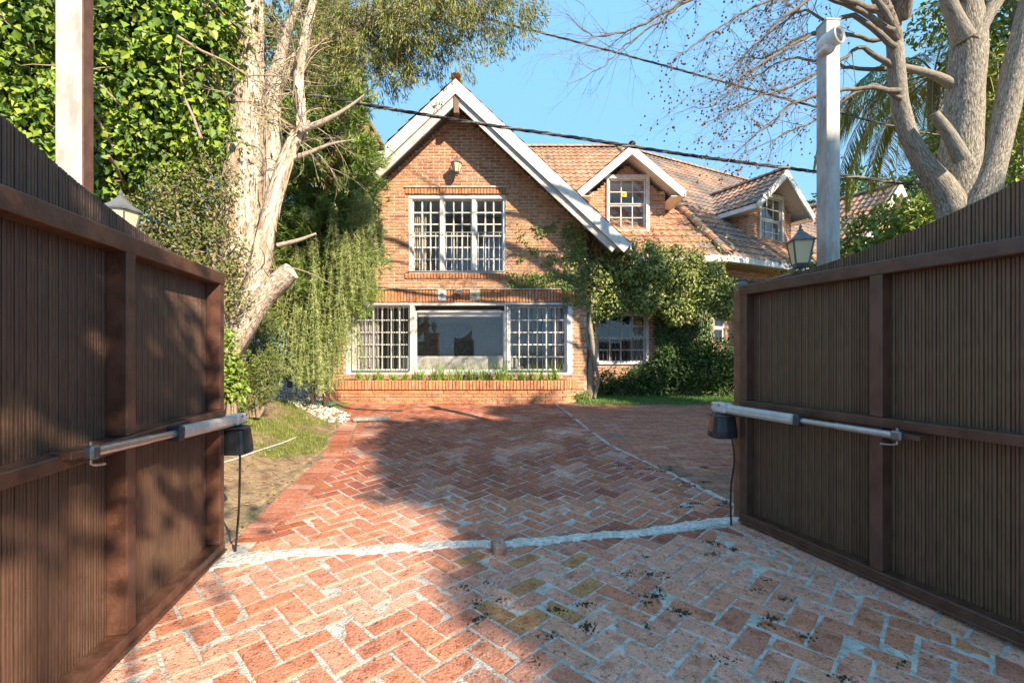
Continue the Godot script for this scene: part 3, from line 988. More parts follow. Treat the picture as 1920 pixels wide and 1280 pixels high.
func build_house() -> void:
	tile_noise.seed = 21
	tile_noise.frequency = 1.0
	tile_noise.fractal_octaves = 3
	for k in 10:
		var t: StandardMaterial3D = M.wall_brick.duplicate()
		t.vertex_color_use_as_albedo = false
		t.albedo_color = wall_tint().linear_to_srgb()
		brick_mats.append(t)
	var house := thing("brick_house", "two-storey orange brick house with steep tiled gables and white barge boards", "house", Vector3.ZERO)
	var S := {"bricks": MB.new(), "mortar": MB.new(), "full": [], "deck": MB.new(), "tiles": [], "caps": MB.new(), "grey": 0.1}
	var X := Vector3.RIGHT
	var Z := Vector3.BACK
	var zA := -10.85
	# front block with the big gable
	var low := Rect2(-3.969, 0.953, 5.406, 1.73)
	var band := Rect2(-4.08, 2.683, 5.74, 0.33)
	var upw := Rect2(-2.468, 3.383, 2.315, 1.882)
	var lint := Rect2(-2.55, 5.265, 2.47, 0.18)
	var sill := Rect2(-2.55, 3.25, 2.47, 0.133)
	brick_wall(S, Vector3(0, 0, zA), X, Z, -4.28, 1.78, 0.2, 7.25, [-1.26, 7.30, 0.941], [low, band, upw, lint, sill])
	var core := MB.new()     # wall behind the rows of upright bricks
	for r in [band, lint, sill]:
		core.box(Transform3D(Basis(), Vector3(r.get_center().x, r.get_center().y, zA - 0.15)), Vector3(r.size.x, r.size.y, 0.2), Color(0.66, 0.57, 0.47))
	core.box(Transform3D(Basis(), Vector3(band.get_center().x, 3.0, zA + 0.01)), Vector3(5.74, 0.024, 0.09), Color(0.86, 0.82, 0.76))
	core.box(Transform3D(Basis(), Vector3(lint.get_center().x, 5.432, zA + 0.012)), Vector3(2.47, 0.03, 0.08), Color(0.86, 0.82, 0.76))
	put(core, "mortar_bed", M.mortar, house)
	soldiers(house, Vector3(0, 0, zA), X, Z, band.position.x, band.end.x, 2.683, 2.988, 0.03)
	soldiers(house, Vector3(0, 0, zA), X, Z, lint.position.x, lint.end.x, 5.265, 5.417, 0.025)
	soldiers(house, Vector3(0, 0, zA), X, Z, sill.position.x, sill.end.x, 3.25, 3.383, 0.035)
	brick_wall(S, Vector3(1.78, 0, zA), -Z, X, 0.0, 1.35, 0.2, 4.5, [], [])
	brick_wall(S, Vector3(-4.28, 0, zA - 5.0), Z, -X, 0.0, 5.0, 0.2, 4.6, [], [])
	# middle and turned wings
	var e := Vector3(0.889, 0, -0.458)
	var nC := Vector3(0.458, 0, 0.889)
	brick_wall(S, Vector3(0, 0, -12.2), X, Z, 1.53, 5.33, 0.2, 4.5, [], [Rect2(2.217, 1.171, 1.459, 1.402)])
	brick_wall(S, Vector3(5.33, 0, -12.2), e, nC, 0.0, 11.0, 0.2, 4.6, [], [Rect2(0.15, 1.717, 0.45, 0.87)])
	# roofs: pitch 43 degrees
	var c := 0.732
	var s := 0.681
	roof_plane(S, Vector3(2.64, 3.96, -10.25), -Z, Vector3(-0.728, 0.685, 0), PackedVector2Array([Vector2(0, 0), Vector2(1.38, 0), Vector2(5.34, 5.36), Vector2(0, 5.36)]), 0.15)
	roof_plane(S, Vector3(-5.16, 3.96, -15.56), Z, Vector3(0.728, 0.685, 0), PackedVector2Array([Vector2(0, 0), Vector2(5.31, 0), Vector2(5.31, 5.36), Vector2(0, 5.36)]), 0.2)
	roof_plane(S, Vector3(0, 3.95, -11.6), X, Vector3(0, s, -c), PackedVector2Array([Vector2(2.60, 0), Vector2(5.47, 0), Vector2(4.08, 7.8), Vector2(-4.2, 7.8), Vector2(-4.2, 5.4), Vector2(-1.26, 5.4)]), 0.30)
	roof_plane(S, Vector3(5.47, 3.95, -11.6), e, -nC * c + Vector3.UP * s, PackedVector2Array([Vector2(0, 0), Vector2(12.0, 0), Vector2(12.0, 7.8), Vector2(1.384, 7.8)]), 0.98)
	# the far slopes
	var back := MB.new()
	back.quad(Vector3(4.08, 9.2, -17.35), Vector3(-4.2, 9.2, -17.35), Vector3(-4.2, 4, -23), Vector3(6.5, 4, -23), Color(0.5, 0.25, 0.15))
	back.quad(Vector3(13.5, 9.2, -22.2), Vector3(4.08, 9.2, -17.35), Vector3(6.5, 4, -23), Vector3(12, 4, -27), Color(0.5, 0.25, 0.15))
	back.quad(Vector3(-4.2, 0, -15.8), Vector3(-4.2, 7.6, -15.8), Vector3(-4.2, 9.2, -17.35), Vector3(-4.2, 0, -23), Color(0.55, 0.3, 0.2))
	put(back, "rear_roof", M.tile, house)
	S.grey = 0.1
	cap_line(S, Vector3(-1.26, 7.66, -10.2), Vector3(-1.26, 7.66, -15.5), 0.11)
	cap_line(S, Vector3(-4.2, 9.30, -17.3), Vector3(4.05, 9.30, -17.3), 0.10)
	cap_line(S, Vector3(5.5, 3.99, -11.55), Vector3(4.08, 9.30, -17.3), 0.12)
	S.grey = 0.25
	cap_line(S, Vector3(4.08, 9.30, -17.3), Vector3(4.08, 9.30, -17.3) + e * 10.6, 0.10)
	# barge boards of the front gable
	var pk := Vector3(-1.26, 7.63, -10.23)
	fascia(house, Vector3(-5.20, 3.92, -10.23), pk, 0.24, 0.04, 0.105, "barge_board")
	fascia(house, pk, Vector3(2.68, 3.92, -10.228), 0.24, 0.04, 0.12, "barge_board")
	fascia(house, Vector3(-5.0, 4.02, -10.30), pk + Vector3(0, -0.04, -0.07), 0.16, 0.05, 0.27, "barge_moulding", Color(0.72, 0.69, 0.66))
	fascia(house, pk + Vector3(0, -0.04, -0.07), Vector3(2.5, 4.02, -10.298), 0.16, 0.05, 0.27, "barge_moulding", Color(0.72, 0.69, 0.66))
	var kp := MB.new()
	kp.bevel(Transform3D(Basis(), Vector3(-1.26, 7.10, -10.5)), Vector3(0.12, 0.42, 0.5), 0.01, Color(0.24, 0.16, 0.12))
	put(kp, "ridge_beam", M.plain, house)
	# eaves boards
	fascia(house, Vector3(2.75, 3.90, -11.57), Vector3(5.48, 3.90, -11.57), 0.17, 0.03, 0.0, "eaves_board")
	fascia(house, Vector3(5.48, 3.90, -11.57), Vector3(5.48, 3.90, -11.57) + e * 11.9, 0.168, 0.03, 0.0, "eaves_board")
	fascia(house, Vector3(2.67, 3.88, -10.2), Vector3(2.67, 3.88, -11.6), 0.16, 0.03, 0.0, "eaves_board")
	var so := MB.new()
	so.box(Transform3D(Basis(), Vector3(3.9, 3.80, -11.88)), Vector3(3.2, 0.03, 0.62), Color(0.34, 0.24, 0.17))
	so.box(Transform3D(Basis(e, Vector3.UP, nC), Vector3(5.47, 3.802, -11.6) + e * 5.9 - nC * 0.3), Vector3(11.8, 0.03, 0.6), Color(0.34, 0.24, 0.17))
	put(so, "eaves_soffit", M.plain, house)
	# dormers
	dormer(S, house, Transform3D(Basis(), Vector3(3.19, 0, -12.6)), 0.25)
	dormer(S, house, Transform3D(Basis(e, Vector3.UP, nC), Vector3(8.04, 0, -14.14)), 0.85)
	# wing at the far right with its own gable
	var fl := Vector3(10.99, 4.35, -14.9)
	roof_plane(S, fl - nC * 5.0, nC, Vector3(0.651, 0.681, -0.335), PackedVector2Array([Vector2(0, 0), Vector2(5, 0), Vector2(5, 4.77), Vector2(0, 4.77)]), 0.8)
	var wp := Vector3(14.1, 7.6, -16.5)
	roof_plane(S, wp + e * 3.5 - Vector3.UP * 3.25, -nC, Vector3(-0.651, 0.681, 0.335), PackedVector2Array([Vector2(0, 0), Vector2(5, 0), Vector2(5, 4.77), Vector2(0, 4.77)]), 0.5)
	fascia(house, fl + nC * 0.02 - e * 0.02, wp + nC * 0.02, 0.24, 0.04, 0.1, "barge_board")
	fascia(house, wp + nC * 0.02, wp + e * 3.5 - Vector3.UP * 3.25 + nC * 0.02, 0.24, 0.038, 0.1, "barge_board")
	cap_line(S, wp + Vector3.UP * 0.03, wp + Vector3.UP * 0.03 - nC * 5, 0.10)
	brick_wall(S, wp * Vector3(1, 0, 1) - nC * 0.5, e, nC, -2.9, 2.9, 0.2, 7.2, [0.0, 7.25, 0.93], [])
	# chimney on the left with sloping shoulder
	var chx := -4.35
	brick_wall(S, Vector3(0, 0, -13.6), X, Z, chx - 1.1, chx + 0.62, 2.0, 8.9, [chx - 0.15, 8.75, 1.75], [], 0.9)
	var sh := MB.new()
	sh.bar(Vector3(chx + 0.60, 7.50, -14.05), Vector3(chx - 0.10, 8.74, -14.05), 1.02, 0.05, Color(0.42, 0.22, 0.14))
	put(sh, "chimney_coping", M.tile, house)
	# --- commit walls and roofs: the nearest pieces one by one, the others joined
	var wall := put(S.mortar, "wall", M.mortar, house)
	S.full.sort_custom(func(a, b): return a[0] < b[0])
	var shapes: Array = []
	for k in 5:
		var mb := MB.new()
		wall_brick(mb, Transform3D.IDENTITY, BRICK - 0.018, COURSE - 0.018, 0.006 + 0.0015 * k, Color.WHITE)
		shapes.append(mb.mesh())
	var made := 0
	for q in S.full:
		var t: Transform3D = q[1]
		if made < 300 and absf(t.origin.z - zA) < 0.01 and t.origin.y > 0.9:
			made += 1
			add(shapes[rng.randi_range(0, 4)], "brick", brick_mats[rng.randi_range(0, 9)], wall, t)
		else:
			wall_brick(S.bricks, t, BRICK - 0.018, COURSE - 0.018, rnd(0.005, 0.012), wall_tint())
	kind(put(S.bricks, "brickwork", M.wall_brick, wall), "stuff")
	var roof := put(S.deck, "roof", M.plain, house)
	S.tiles.sort_custom(func(a, b): return a[0] < b[0])
	var tm: Array = []
	for k in 16:
		var t: StandardMaterial3D = M.tile.duplicate()
		t.vertex_color_use_as_albedo = false
		var base := Color(0.60, 0.28, 0.14).lerp(Color(0.66, 0.40, 0.26), rng.randf()).lerp(Color(0.27, 0.235, 0.22), [0.0, 0.15, 0.45, 0.8][k / 4])
		t.albedo_color = vary(base, 0.12).linear_to_srgb()
		tm.append(t)
	var one := MB.new()
	tile_shape(one, Transform3D.IDENTITY, Color.WHITE)
	var tmesh := one.mesh()
	var tiles := MB.new()
	made = 0
	for q in S.tiles:
		var t: Transform3D = q[1]
		var front := t.basis.y.z > 0.3 and t.origin.x > 2.0
		if made < 300 and front:
			made += 1
			var col := tile_tint(t.origin, q[2])
			var g := clampi(int((0.62 - col.r) / 0.38 * 4.0), 0, 3)
			add(tmesh, "roof_tile", tm[g * 4 + rng.randi_range(0, 3)], roof, t)
		else:
			tile_shape(tiles, t, tile_tint(t.origin, q[2]))
	kind(put(tiles, "tile_courses", M.tile, roof), "stuff")
	kind(put(S.caps, "ridge_tiles", M.tile, roof), "stuff")
	build_windows(house)

func build_windows(house: Node) -> void:
	var zA := -10.85
	var I := Basis()
	# --- ground-floor window in three parts
	var y0 := 0.953
	var y1 := 2.683
	var fr := MB.new()
	for q in [[-3.969, -3.80], [-2.44, -2.33], [-0.18, -0.09], [1.31, 1.437]]:
		fr.bevel(Transform3D(I, Vector3((q[0] + q[1]) * 0.5, (y0 + y1) * 0.5, zA - 0.06)), Vector3(q[1] - q[0], y1 - y0, 0.14), 0.008, WHITE)
	fr.bevel(Transform3D(I, Vector3(-1.266, y1 - 0.035, zA - 0.062)), Vector3(5.40, 0.07, 0.13), 0.008, WHITE)
	fr.bevel(Transform3D(I, Vector3(-1.266, y0 + 0.045, zA - 0.055)), Vector3(5.40, 0.09, 0.15), 0.008, WHITE)
	put(fr, "window_frame", M.paint, house)
	var mid := (y0 + 0.09 + y1 - 0.07) * 0.5
	var hh := y1 - y0 - 0.16
	sash(house, Transform3D(I, Vector3(-3.12, mid, zA - 0.10)), 1.36, hh, 6, 5, 0.05, 0.026)
	sash(house, Transform3D(I, Vector3(0.61, mid, zA - 0.10)), 1.40, hh, 6, 5, 0.05, 0.026)
	sash(house, Transform3D(I, Vector3(-1.255, mid - 0.06, zA - 0.10)), 2.15, hh - 0.12, 1, 1, 0.04)
	for gx in [[-3.82, -2.45], [-0.14, 1.22]]:      # security grilles, each bar a part
		var g := part("window_grille", house)
		var dark := Color(0.075, 0.095, 0.12)
		if gx[0] < -1: dark = Color(0.16, 0.17, 0.18)
		for y in [y0 + 0.10, y1 - 0.07]:
			var r := MB.new()
			r.bar(Vector3(gx[0], y, zA + 0.035), Vector3(gx[1], y, zA + 0.035), 0.022, 0.03, dark)
			put(r, "grille_rail", M.gloss, g)
		for k in 12:
			var b := MB.new()
			var x := lerpf(gx[0] + 0.01, gx[1] - 0.01, k / 11.0)
			b.bar(Vector3(x, y0 + 0.09, zA + 0.03), Vector3(x, y1 - 0.06, zA + 0.03), 0.013, 0.013, dark)
			put(b, "grille_bar", M.gloss, g)
		if gx[0] > -1:
			for y in [y0 + 0.17, y1 - 0.16]:
				var p := MB.new()
				p.bevel(Transform3D(I, Vector3(1.27, y, zA + 0.03)), Vector3(0.11, 0.19, 0.02), 0.004, dark)
				put(p, "hinge_plate", M.gloss, g)
	# roller blind over the middle pane
	var bl := MB.new()
	bl.bevel(Transform3D(I, Vector3(-1.27, 2.44, zA - 0.17)), Vector3(2.02, 0.17, 0.03), 0.01, Color(0.85, 0.84, 0.82))
	put(bl, "roller_blind", M.cloth, house)
	room(house, Vector3(-4.05, 0.5, -14.6), Vector3(1.55, 2.95, -11.11), Color(0.50, 0.47, 0.41), Color(0.33, 0.24, 0.16))
	# --- upper window: three sashes and a low balcony rail
	var uf := MB.new()
	var ub := 3.383
	var ut := 5.265
	uf.bevel(Transform3D(I, Vector3(-1.31, ut - 0.05, zA - 0.10)), Vector3(2.31, 0.10, 0.16), 0.008, WHITE)
	uf.bevel(Transform3D(I, Vector3(-1.31, ub + 0.025, zA - 0.09)), Vector3(2.31, 0.05, 0.18), 0.008, WHITE)
	for q in [[-2.468, -2.395], [-1.73, -1.64], [-0.965, -0.87], [-0.215, -0.153]]:
		uf.bevel(Transform3D(I, Vector3((q[0] + q[1]) * 0.5, (ub + ut) * 0.5, zA - 0.105)), Vector3(q[1] - q[0], ut - ub - 0.01, 0.13), 0.008, WHITE)
	put(uf, "window_frame", M.paint, house)
	for q in [[-2.395, -1.73], [-1.64, -0.965], [-0.87, -0.215]]:
		sash(house, Transform3D(I, Vector3((q[0] + q[1]) * 0.5, (ub + ut) * 0.5 - 0.025, zA - 0.12)), q[1] - q[0], ut - ub - 0.15, 3, 6, 0.028, 0.03)
	var rl := part("window_railing", house)
	for y in [3.43, 4.35]:
		var r := MB.new()
		r.bar(Vector3(-2.46, y, zA + 0.02), Vector3(-0.16, y, zA + 0.02), 0.016, 0.022, Color(0.30, 0.31, 0.32))
		put(r, "rail", M.gloss, rl)
	for k in 19:
		var b := MB.new()
		var x := lerpf(-2.45, -0.17, k / 18.0)
		b.bar(Vector3(x, 3.42, zA + 0.02), Vector3(x, 4.36, zA + 0.02), 0.012, 0.012, Color(0.75, 0.75, 0.74))
		put(b, "railing_bar", M.gloss, rl)
	room(house, Vector3(-2.8, 3.2, -13.4), Vector3(0.2, 5.5, -11.11), Color(0.40, 0.37, 0.32), Color(0.3, 0.22, 0.14))
	# --- middle wing window with a half grille
	var zB := -12.2
	var bf := MB.new()
	bf.bevel(Transform3D(I, Vector3(2.947, 2.54, zB - 0.05)), Vector3(1.459, 0.07, 0.13), 0.008, WHITE)
	bf.bevel(Transform3D(I, Vector3(2.947, 1.205, zB - 0.03)), Vector3(1.50, 0.07, 0.17), 0.008, WHITE)
	for x in [2.26, 3.634]:
		bf.bevel(Transform3D(I, Vector3(x, 1.872, zB - 0.052)), Vector3(0.085, 1.40, 0.12), 0.008, WHITE)
	put(bf, "window_frame", M.paint, house)
	sash(house, Transform3D(I, Vector3(2.947, 2.19, zB - 0.08)), 1.29, 0.64, 4, 2, 0.04, 0.028)
	sash(house, Transform3D(I, Vector3(2.947, 1.56, zB - 0.11)), 1.29, 0.66, 4, 2, 0.04, 0.028)
	var gb := part("window_grille", house)
	for k in 12:
		var b := MB.new()
		var x := lerpf(2.33, 3.56, k / 11.0)
		b.bar(Vector3(x, 1.24, zB + 0.02), Vector3(x, 1.90, zB + 0.02), 0.013, 0.013, Color(0.10, 0.11, 0.12))
		put(b, "grille_bar", M.gloss, gb)
	room(house, Vector3(1.95, 0.5, -14.4), Vector3(4.6, 2.9, -12.46), Color(0.28, 0.26, 0.23), Color(0.2, 0.15, 0.1))
	# --- small window on the turned wing
	var e := Vector3(0.889, 0, -0.458)
	var nC := Vector3(0.458, 0, 0.889)
	var Bc := Basis(e, Vector3.UP, nC)
	var cw := Vector3(5.33, 0, -12.2) + e * 0.375
	sash(house, Transform3D(Bc, cw + Vector3(0, 2.37, 0) - nC * 0.06), 0.45, 0.43, 1, 1, 0.05)
	sash(house, Transform3D(Bc, cw + Vector3(0, 1.94, 0) - nC * 0.09), 0.45, 0.45, 1, 1, 0.05)
	room(house, Vector3(-0.3, 1.5, -1.2), Vector3(0.3, 2.8, -0.26), Color(0.3, 0.28, 0.25), Color(0.2, 0.15, 0.1), Bc, cw)

func build_planter() -> void:
	var pl := thing("brick_planter", "long low curved brick planter under the big ground-floor window", "planter", Vector3(-1.4, 0.34, -10.4))
	var org := Vector3(-1.4, 0.34, -10.4)
	var path: Array[Vector2] = [Vector2(-4.32, 10.84), Vector2(-4.30, 10.55), Vector2(-4.16, 10.34), Vector2(-3.9, 10.22), Vector2(-3.5, 10.18), Vector2(-1.4, 10.16), Vector2(0.8, 10.18), Vector2(1.15, 10.24), Vector2(1.36, 10.40), Vector2(1.45, 10.6), Vector2(1.46, 10.84)]
	var cum: Array[float] = [0.0]
	for k in range(1, path.size()): cum.append(cum[-1] + path[k].distance_to(path[k - 1]))
	var at := func(s: float) -> Array:
		for k in range(1, path.size()):
			if s <= cum[k] or k == path.size() - 1:
				var t := (s - cum[k - 1]) / (cum[k] - cum[k - 1])
				var p := path[k - 1].lerp(path[k], t)
				var d := (path[k] - path[k - 1]).normalized()
				return [Vector3(p.x, 0, -p.y), Vector3(d.x, 0, -d.y)]
		return []
	var total: float = cum[-1]
	var mo := MB.new()
	var n := 60
	for k in n:
		var a: Array = at.call(total * k / n)
		var b: Array = at.call(total * (k + 1) / n)
		var u: Vector3 = (b[0] - a[0])
		var nn := u.normalized().cross(Vector3.UP)
		mo.box(Transform3D(Basis(u.normalized(), Vector3.UP, nn), (a[0] + b[0]) * 0.5 + Vector3(0, 0.45, 0) - nn * 0.06 - org), Vector3(u.length() + 0.02, 0.62, 0.11), Color(0.6, 0.52, 0.44))
	put(mo, "planter_core", M.mortar, pl)
	var sh := MB.new()
	wall_brick(sh, Transform3D.IDENTITY, BRICK - 0.016, COURSE - 0.012, 0.012, Color.WHITE)
	var bm := sh.mesh()
	for r in 5:
		var s := (r % 2) * BRICK * 0.5 + BRICK * 0.5
		while s < total - 0.1:
			var q: Array = at.call(s)
			var u: Vector3 = q[1]
			add(bm, "brick", brick_mats[rng.randi_range(0, 9)], pl, Transform3D(Basis(u, Vector3.UP, u.cross(Vector3.UP)), q[0] + Vector3(0, 0.30 + r * COURSE, 0) - org))
			s += BRICK
	var cm := MB.new()
	cm.bevel(Transform3D.IDENTITY, Vector3(0.062, 0.20, 0.16), 0.006, Color.WHITE)
	var capm := cm.mesh()
	var s := 0.04
	while s < total - 0.03:
		var q: Array = at.call(s)
		var u: Vector3 = q[1]
		add(capm, "cap_brick", brick_mats[rng.randi_range(0, 9)], pl, Transform3D(Basis(u, Vector3.UP, u.cross(Vector3.UP)), q[0] + Vector3(0, 0.765 + rnd(-0.004, 0.004), 0) - u.cross(Vector3.UP) * 0.035 - org))
		s += 0.0755
	var so := MB.new()
	so.quad(Vector3(-4.2, 0.80, -10.3) - org, Vector3(1.35, 0.80, -10.3) - org, Vector3(1.35, 0.86, -10.86) - org, Vector3(-4.2, 0.86, -10.86) - org, Color(0.12, 0.08, 0.05))
	put(so, "planting_soil", M.soil, pl)
	for k in 36:
		var p := Vector3(lerpf(-3.6, 1.1, k / 35.0) + rnd(-0.06, 0.06), 0.82, -rnd(10.38, 10.66))
		var t := thing("strap_leaf_plant", "bright green clump of strap leaves in the brick planter", "plant", p, "strap-leaved plants in the brick planter")
		var mb := MB.new()
		var big := rnd(0.7, 1.25) * (0.7 if k < 11 else 1.0)
		for b in 26:
			arch_leaf(mb, Vector3(rnd(-0.05, 0.05), 0, rnd(-0.05, 0.05)), rnd(0, TAU), rnd(0.28, 0.55) * big, rnd(0.12, 0.75), 0.017, vary(Color(0.20, 0.32, 0.035), 0.3))
		put(mb, "leaves", M.grass, t)

func arch_leaf(mb: MB, p: Vector3, a: float, l: float, bend: float, w: float, col: Color) -> void:
	var d := Vector3(cos(a), 0, sin(a))
	var s := d.cross(Vector3.UP) * w * 0.5
	var q := p
	var el := 1.35
	for k in 4:
		var q2 := q + (d * cos(el) + Vector3.UP * sin(el)) * l * 0.25
		var f := 1.0 - k * 0.22
		var f2 := 1.0 - (k + 1) * 0.25
		mb.quad(q - s * f, q + s * f, q2 + s * f2, q2 - s * f2, col)
		q = q2
		el -= bend * 0.5

# ---------------------------------------------------------------- gate
const BROWN := Color(0.118, 0.055, 0.038)
const BROWN2 := Color(0.26, 0.135, 0.082)

func arch(s: float) -> float:
	return 2.10 + 0.095 * s * s

# local x runs from the hinge to the free end, f is the side (+z or -z) that faces the driveway
func gate_leaf(label: String, hinge: Vector3, dir: Vector3, f: float, slat_col: Color) -> void:
	var g := thing("gate_leaf", label, "gate", hinge, "leaves of the open driveway gate")
	g.basis = Basis(dir, Vector3.UP, dir.cross(Vector3.UP))
	var L := 2.2
	var n := 40
	var w := (L - 0.04) / n
	var mats: Array = []
	for k in 6:
		var m: StandardMaterial3D = M.gate_slat.duplicate()
		m.vertex_color_use_as_albedo = false
		m.albedo_color = vary(slat_col, 0.16).linear_to_srgb()
		mats.append(m)
	for k in n:
		var x := 0.02 + (k + 0.5) * w
		var y1 := arch(x)
		var mb := MB.new()
		# board with rounded edges and a bead down the middle; profile across x, extruded up
		var px := [-0.5, -0.46, -0.38, -0.22, -0.16, -0.10, 0.10, 0.16, 0.22, 0.38, 0.46, 0.5]
		var pz := [-0.003, 0.006, 0.009, 0.009, 0.003, 0.009, 0.009, 0.003, 0.009, 0.009, 0.006, -0.003]
		var col := Color.WHITE
		for q in 11:
			var a := Vector3(px[q] * (w - 0.002), 0.10, f * pz[q])
			var b := Vector3(px[q + 1] * (w - 0.002), 0.10, f * pz[q + 1])
			var ua := Vector3(0, arch(x + a.x) - 0.10, 0)
			var ub := Vector3(0, arch(x + b.x) - 0.10, 0)
			if f > 0: mb.quad(a, b, b + ub, a + ua, col)
			else: mb.quad(b, a, a + ua, b + ub, col)
		mb.box(Transform3D(Basis(), Vector3(0, (y1 + 0.09) * 0.5, -f * 0.010)), Vector3(w - 0.001, y1 - 0.111, 0.014), col)
		add(mb.mesh(), "slat", mats[rng.randi_range(0, 5)], g, Transform3D(Basis(), Vector3(x, 0, 0)))
	var z := f * 0.060
	for q in [[2.035, 0.085, "top_rail"], [1.055, 0.06, "middle_rail"], [0.075, 0.07, "bottom_rail"]]:
		var r := MB.new()
		r.bevel(Transform3D(Basis(), Vector3(L * 0.5, q[0], z)), Vector3(L, q[1], 0.10), 0.005, BROWN)
		put(r, q[2], M.gate_steel, g)
	var lip := MB.new()
	lip.bevel(Transform3D(Basis(), Vector3(L * 0.5, 0.047, f * 0.06)), Vector3(L, 0.014, 0.13), 0.003, BROWN)
	put(lip, "bottom_ledge", M.gate_steel, g)
	for x in [0.035, 1.10, 2.165]:
		for q in [[0.111, 1.024], [1.086, 1.997]]:
			var s := MB.new()
			s.bevel(Transform3D(Basis(), Vector3(x, (q[0] + q[1]) * 0.5, z - f * 0.003)), Vector3(0.075, q[1] - q[0], 0.092), 0.005, BROWN * 1.15)
			put(s, "stile", M.gate_steel, g)

func gate_post(label: String, p: Vector3, turn: float, h: float) -> void:
	var g := thing("gate_post", label, "gate post", p, "hinge posts of the driveway gate")
	g.rotation.y = turn
	var a := MB.new()
	a.bevel(Transform3D(Basis(), Vector3(0, h * 0.5 - 0.02, 0)), Vector3(0.10, h + 0.04, 0.10), 0.006, BROWN2)
	put(a, "post", M.gate_steel, g)
	var b := MB.new()
	b.lathe(Transform3D(Basis(), Vector3(0, h, 0)), [Vector2(0.0, 0.0), Vector2(0.045, 0.0), Vector2(0.045, 0.05), Vector2(0.03, 0.075), Vector2(0.0, 0.08)], 12, Color(0.12, 0.13, 0.15))
	put(b, "cap", M.gate_steel, g)
	for y in [0.35, 1.75]:
		var hg := MB.new()
		hg.lathe(Transform3D(Basis(), Vector3(0.0, y, 0.06)), [Vector2(0.0, 0.0), Vector2(0.018, 0.0), Vector2(0.018, 0.12), Vector2(0.0, 0.12)], 10, BROWN)
		put(hg, "hinge", M.gate_steel, g)

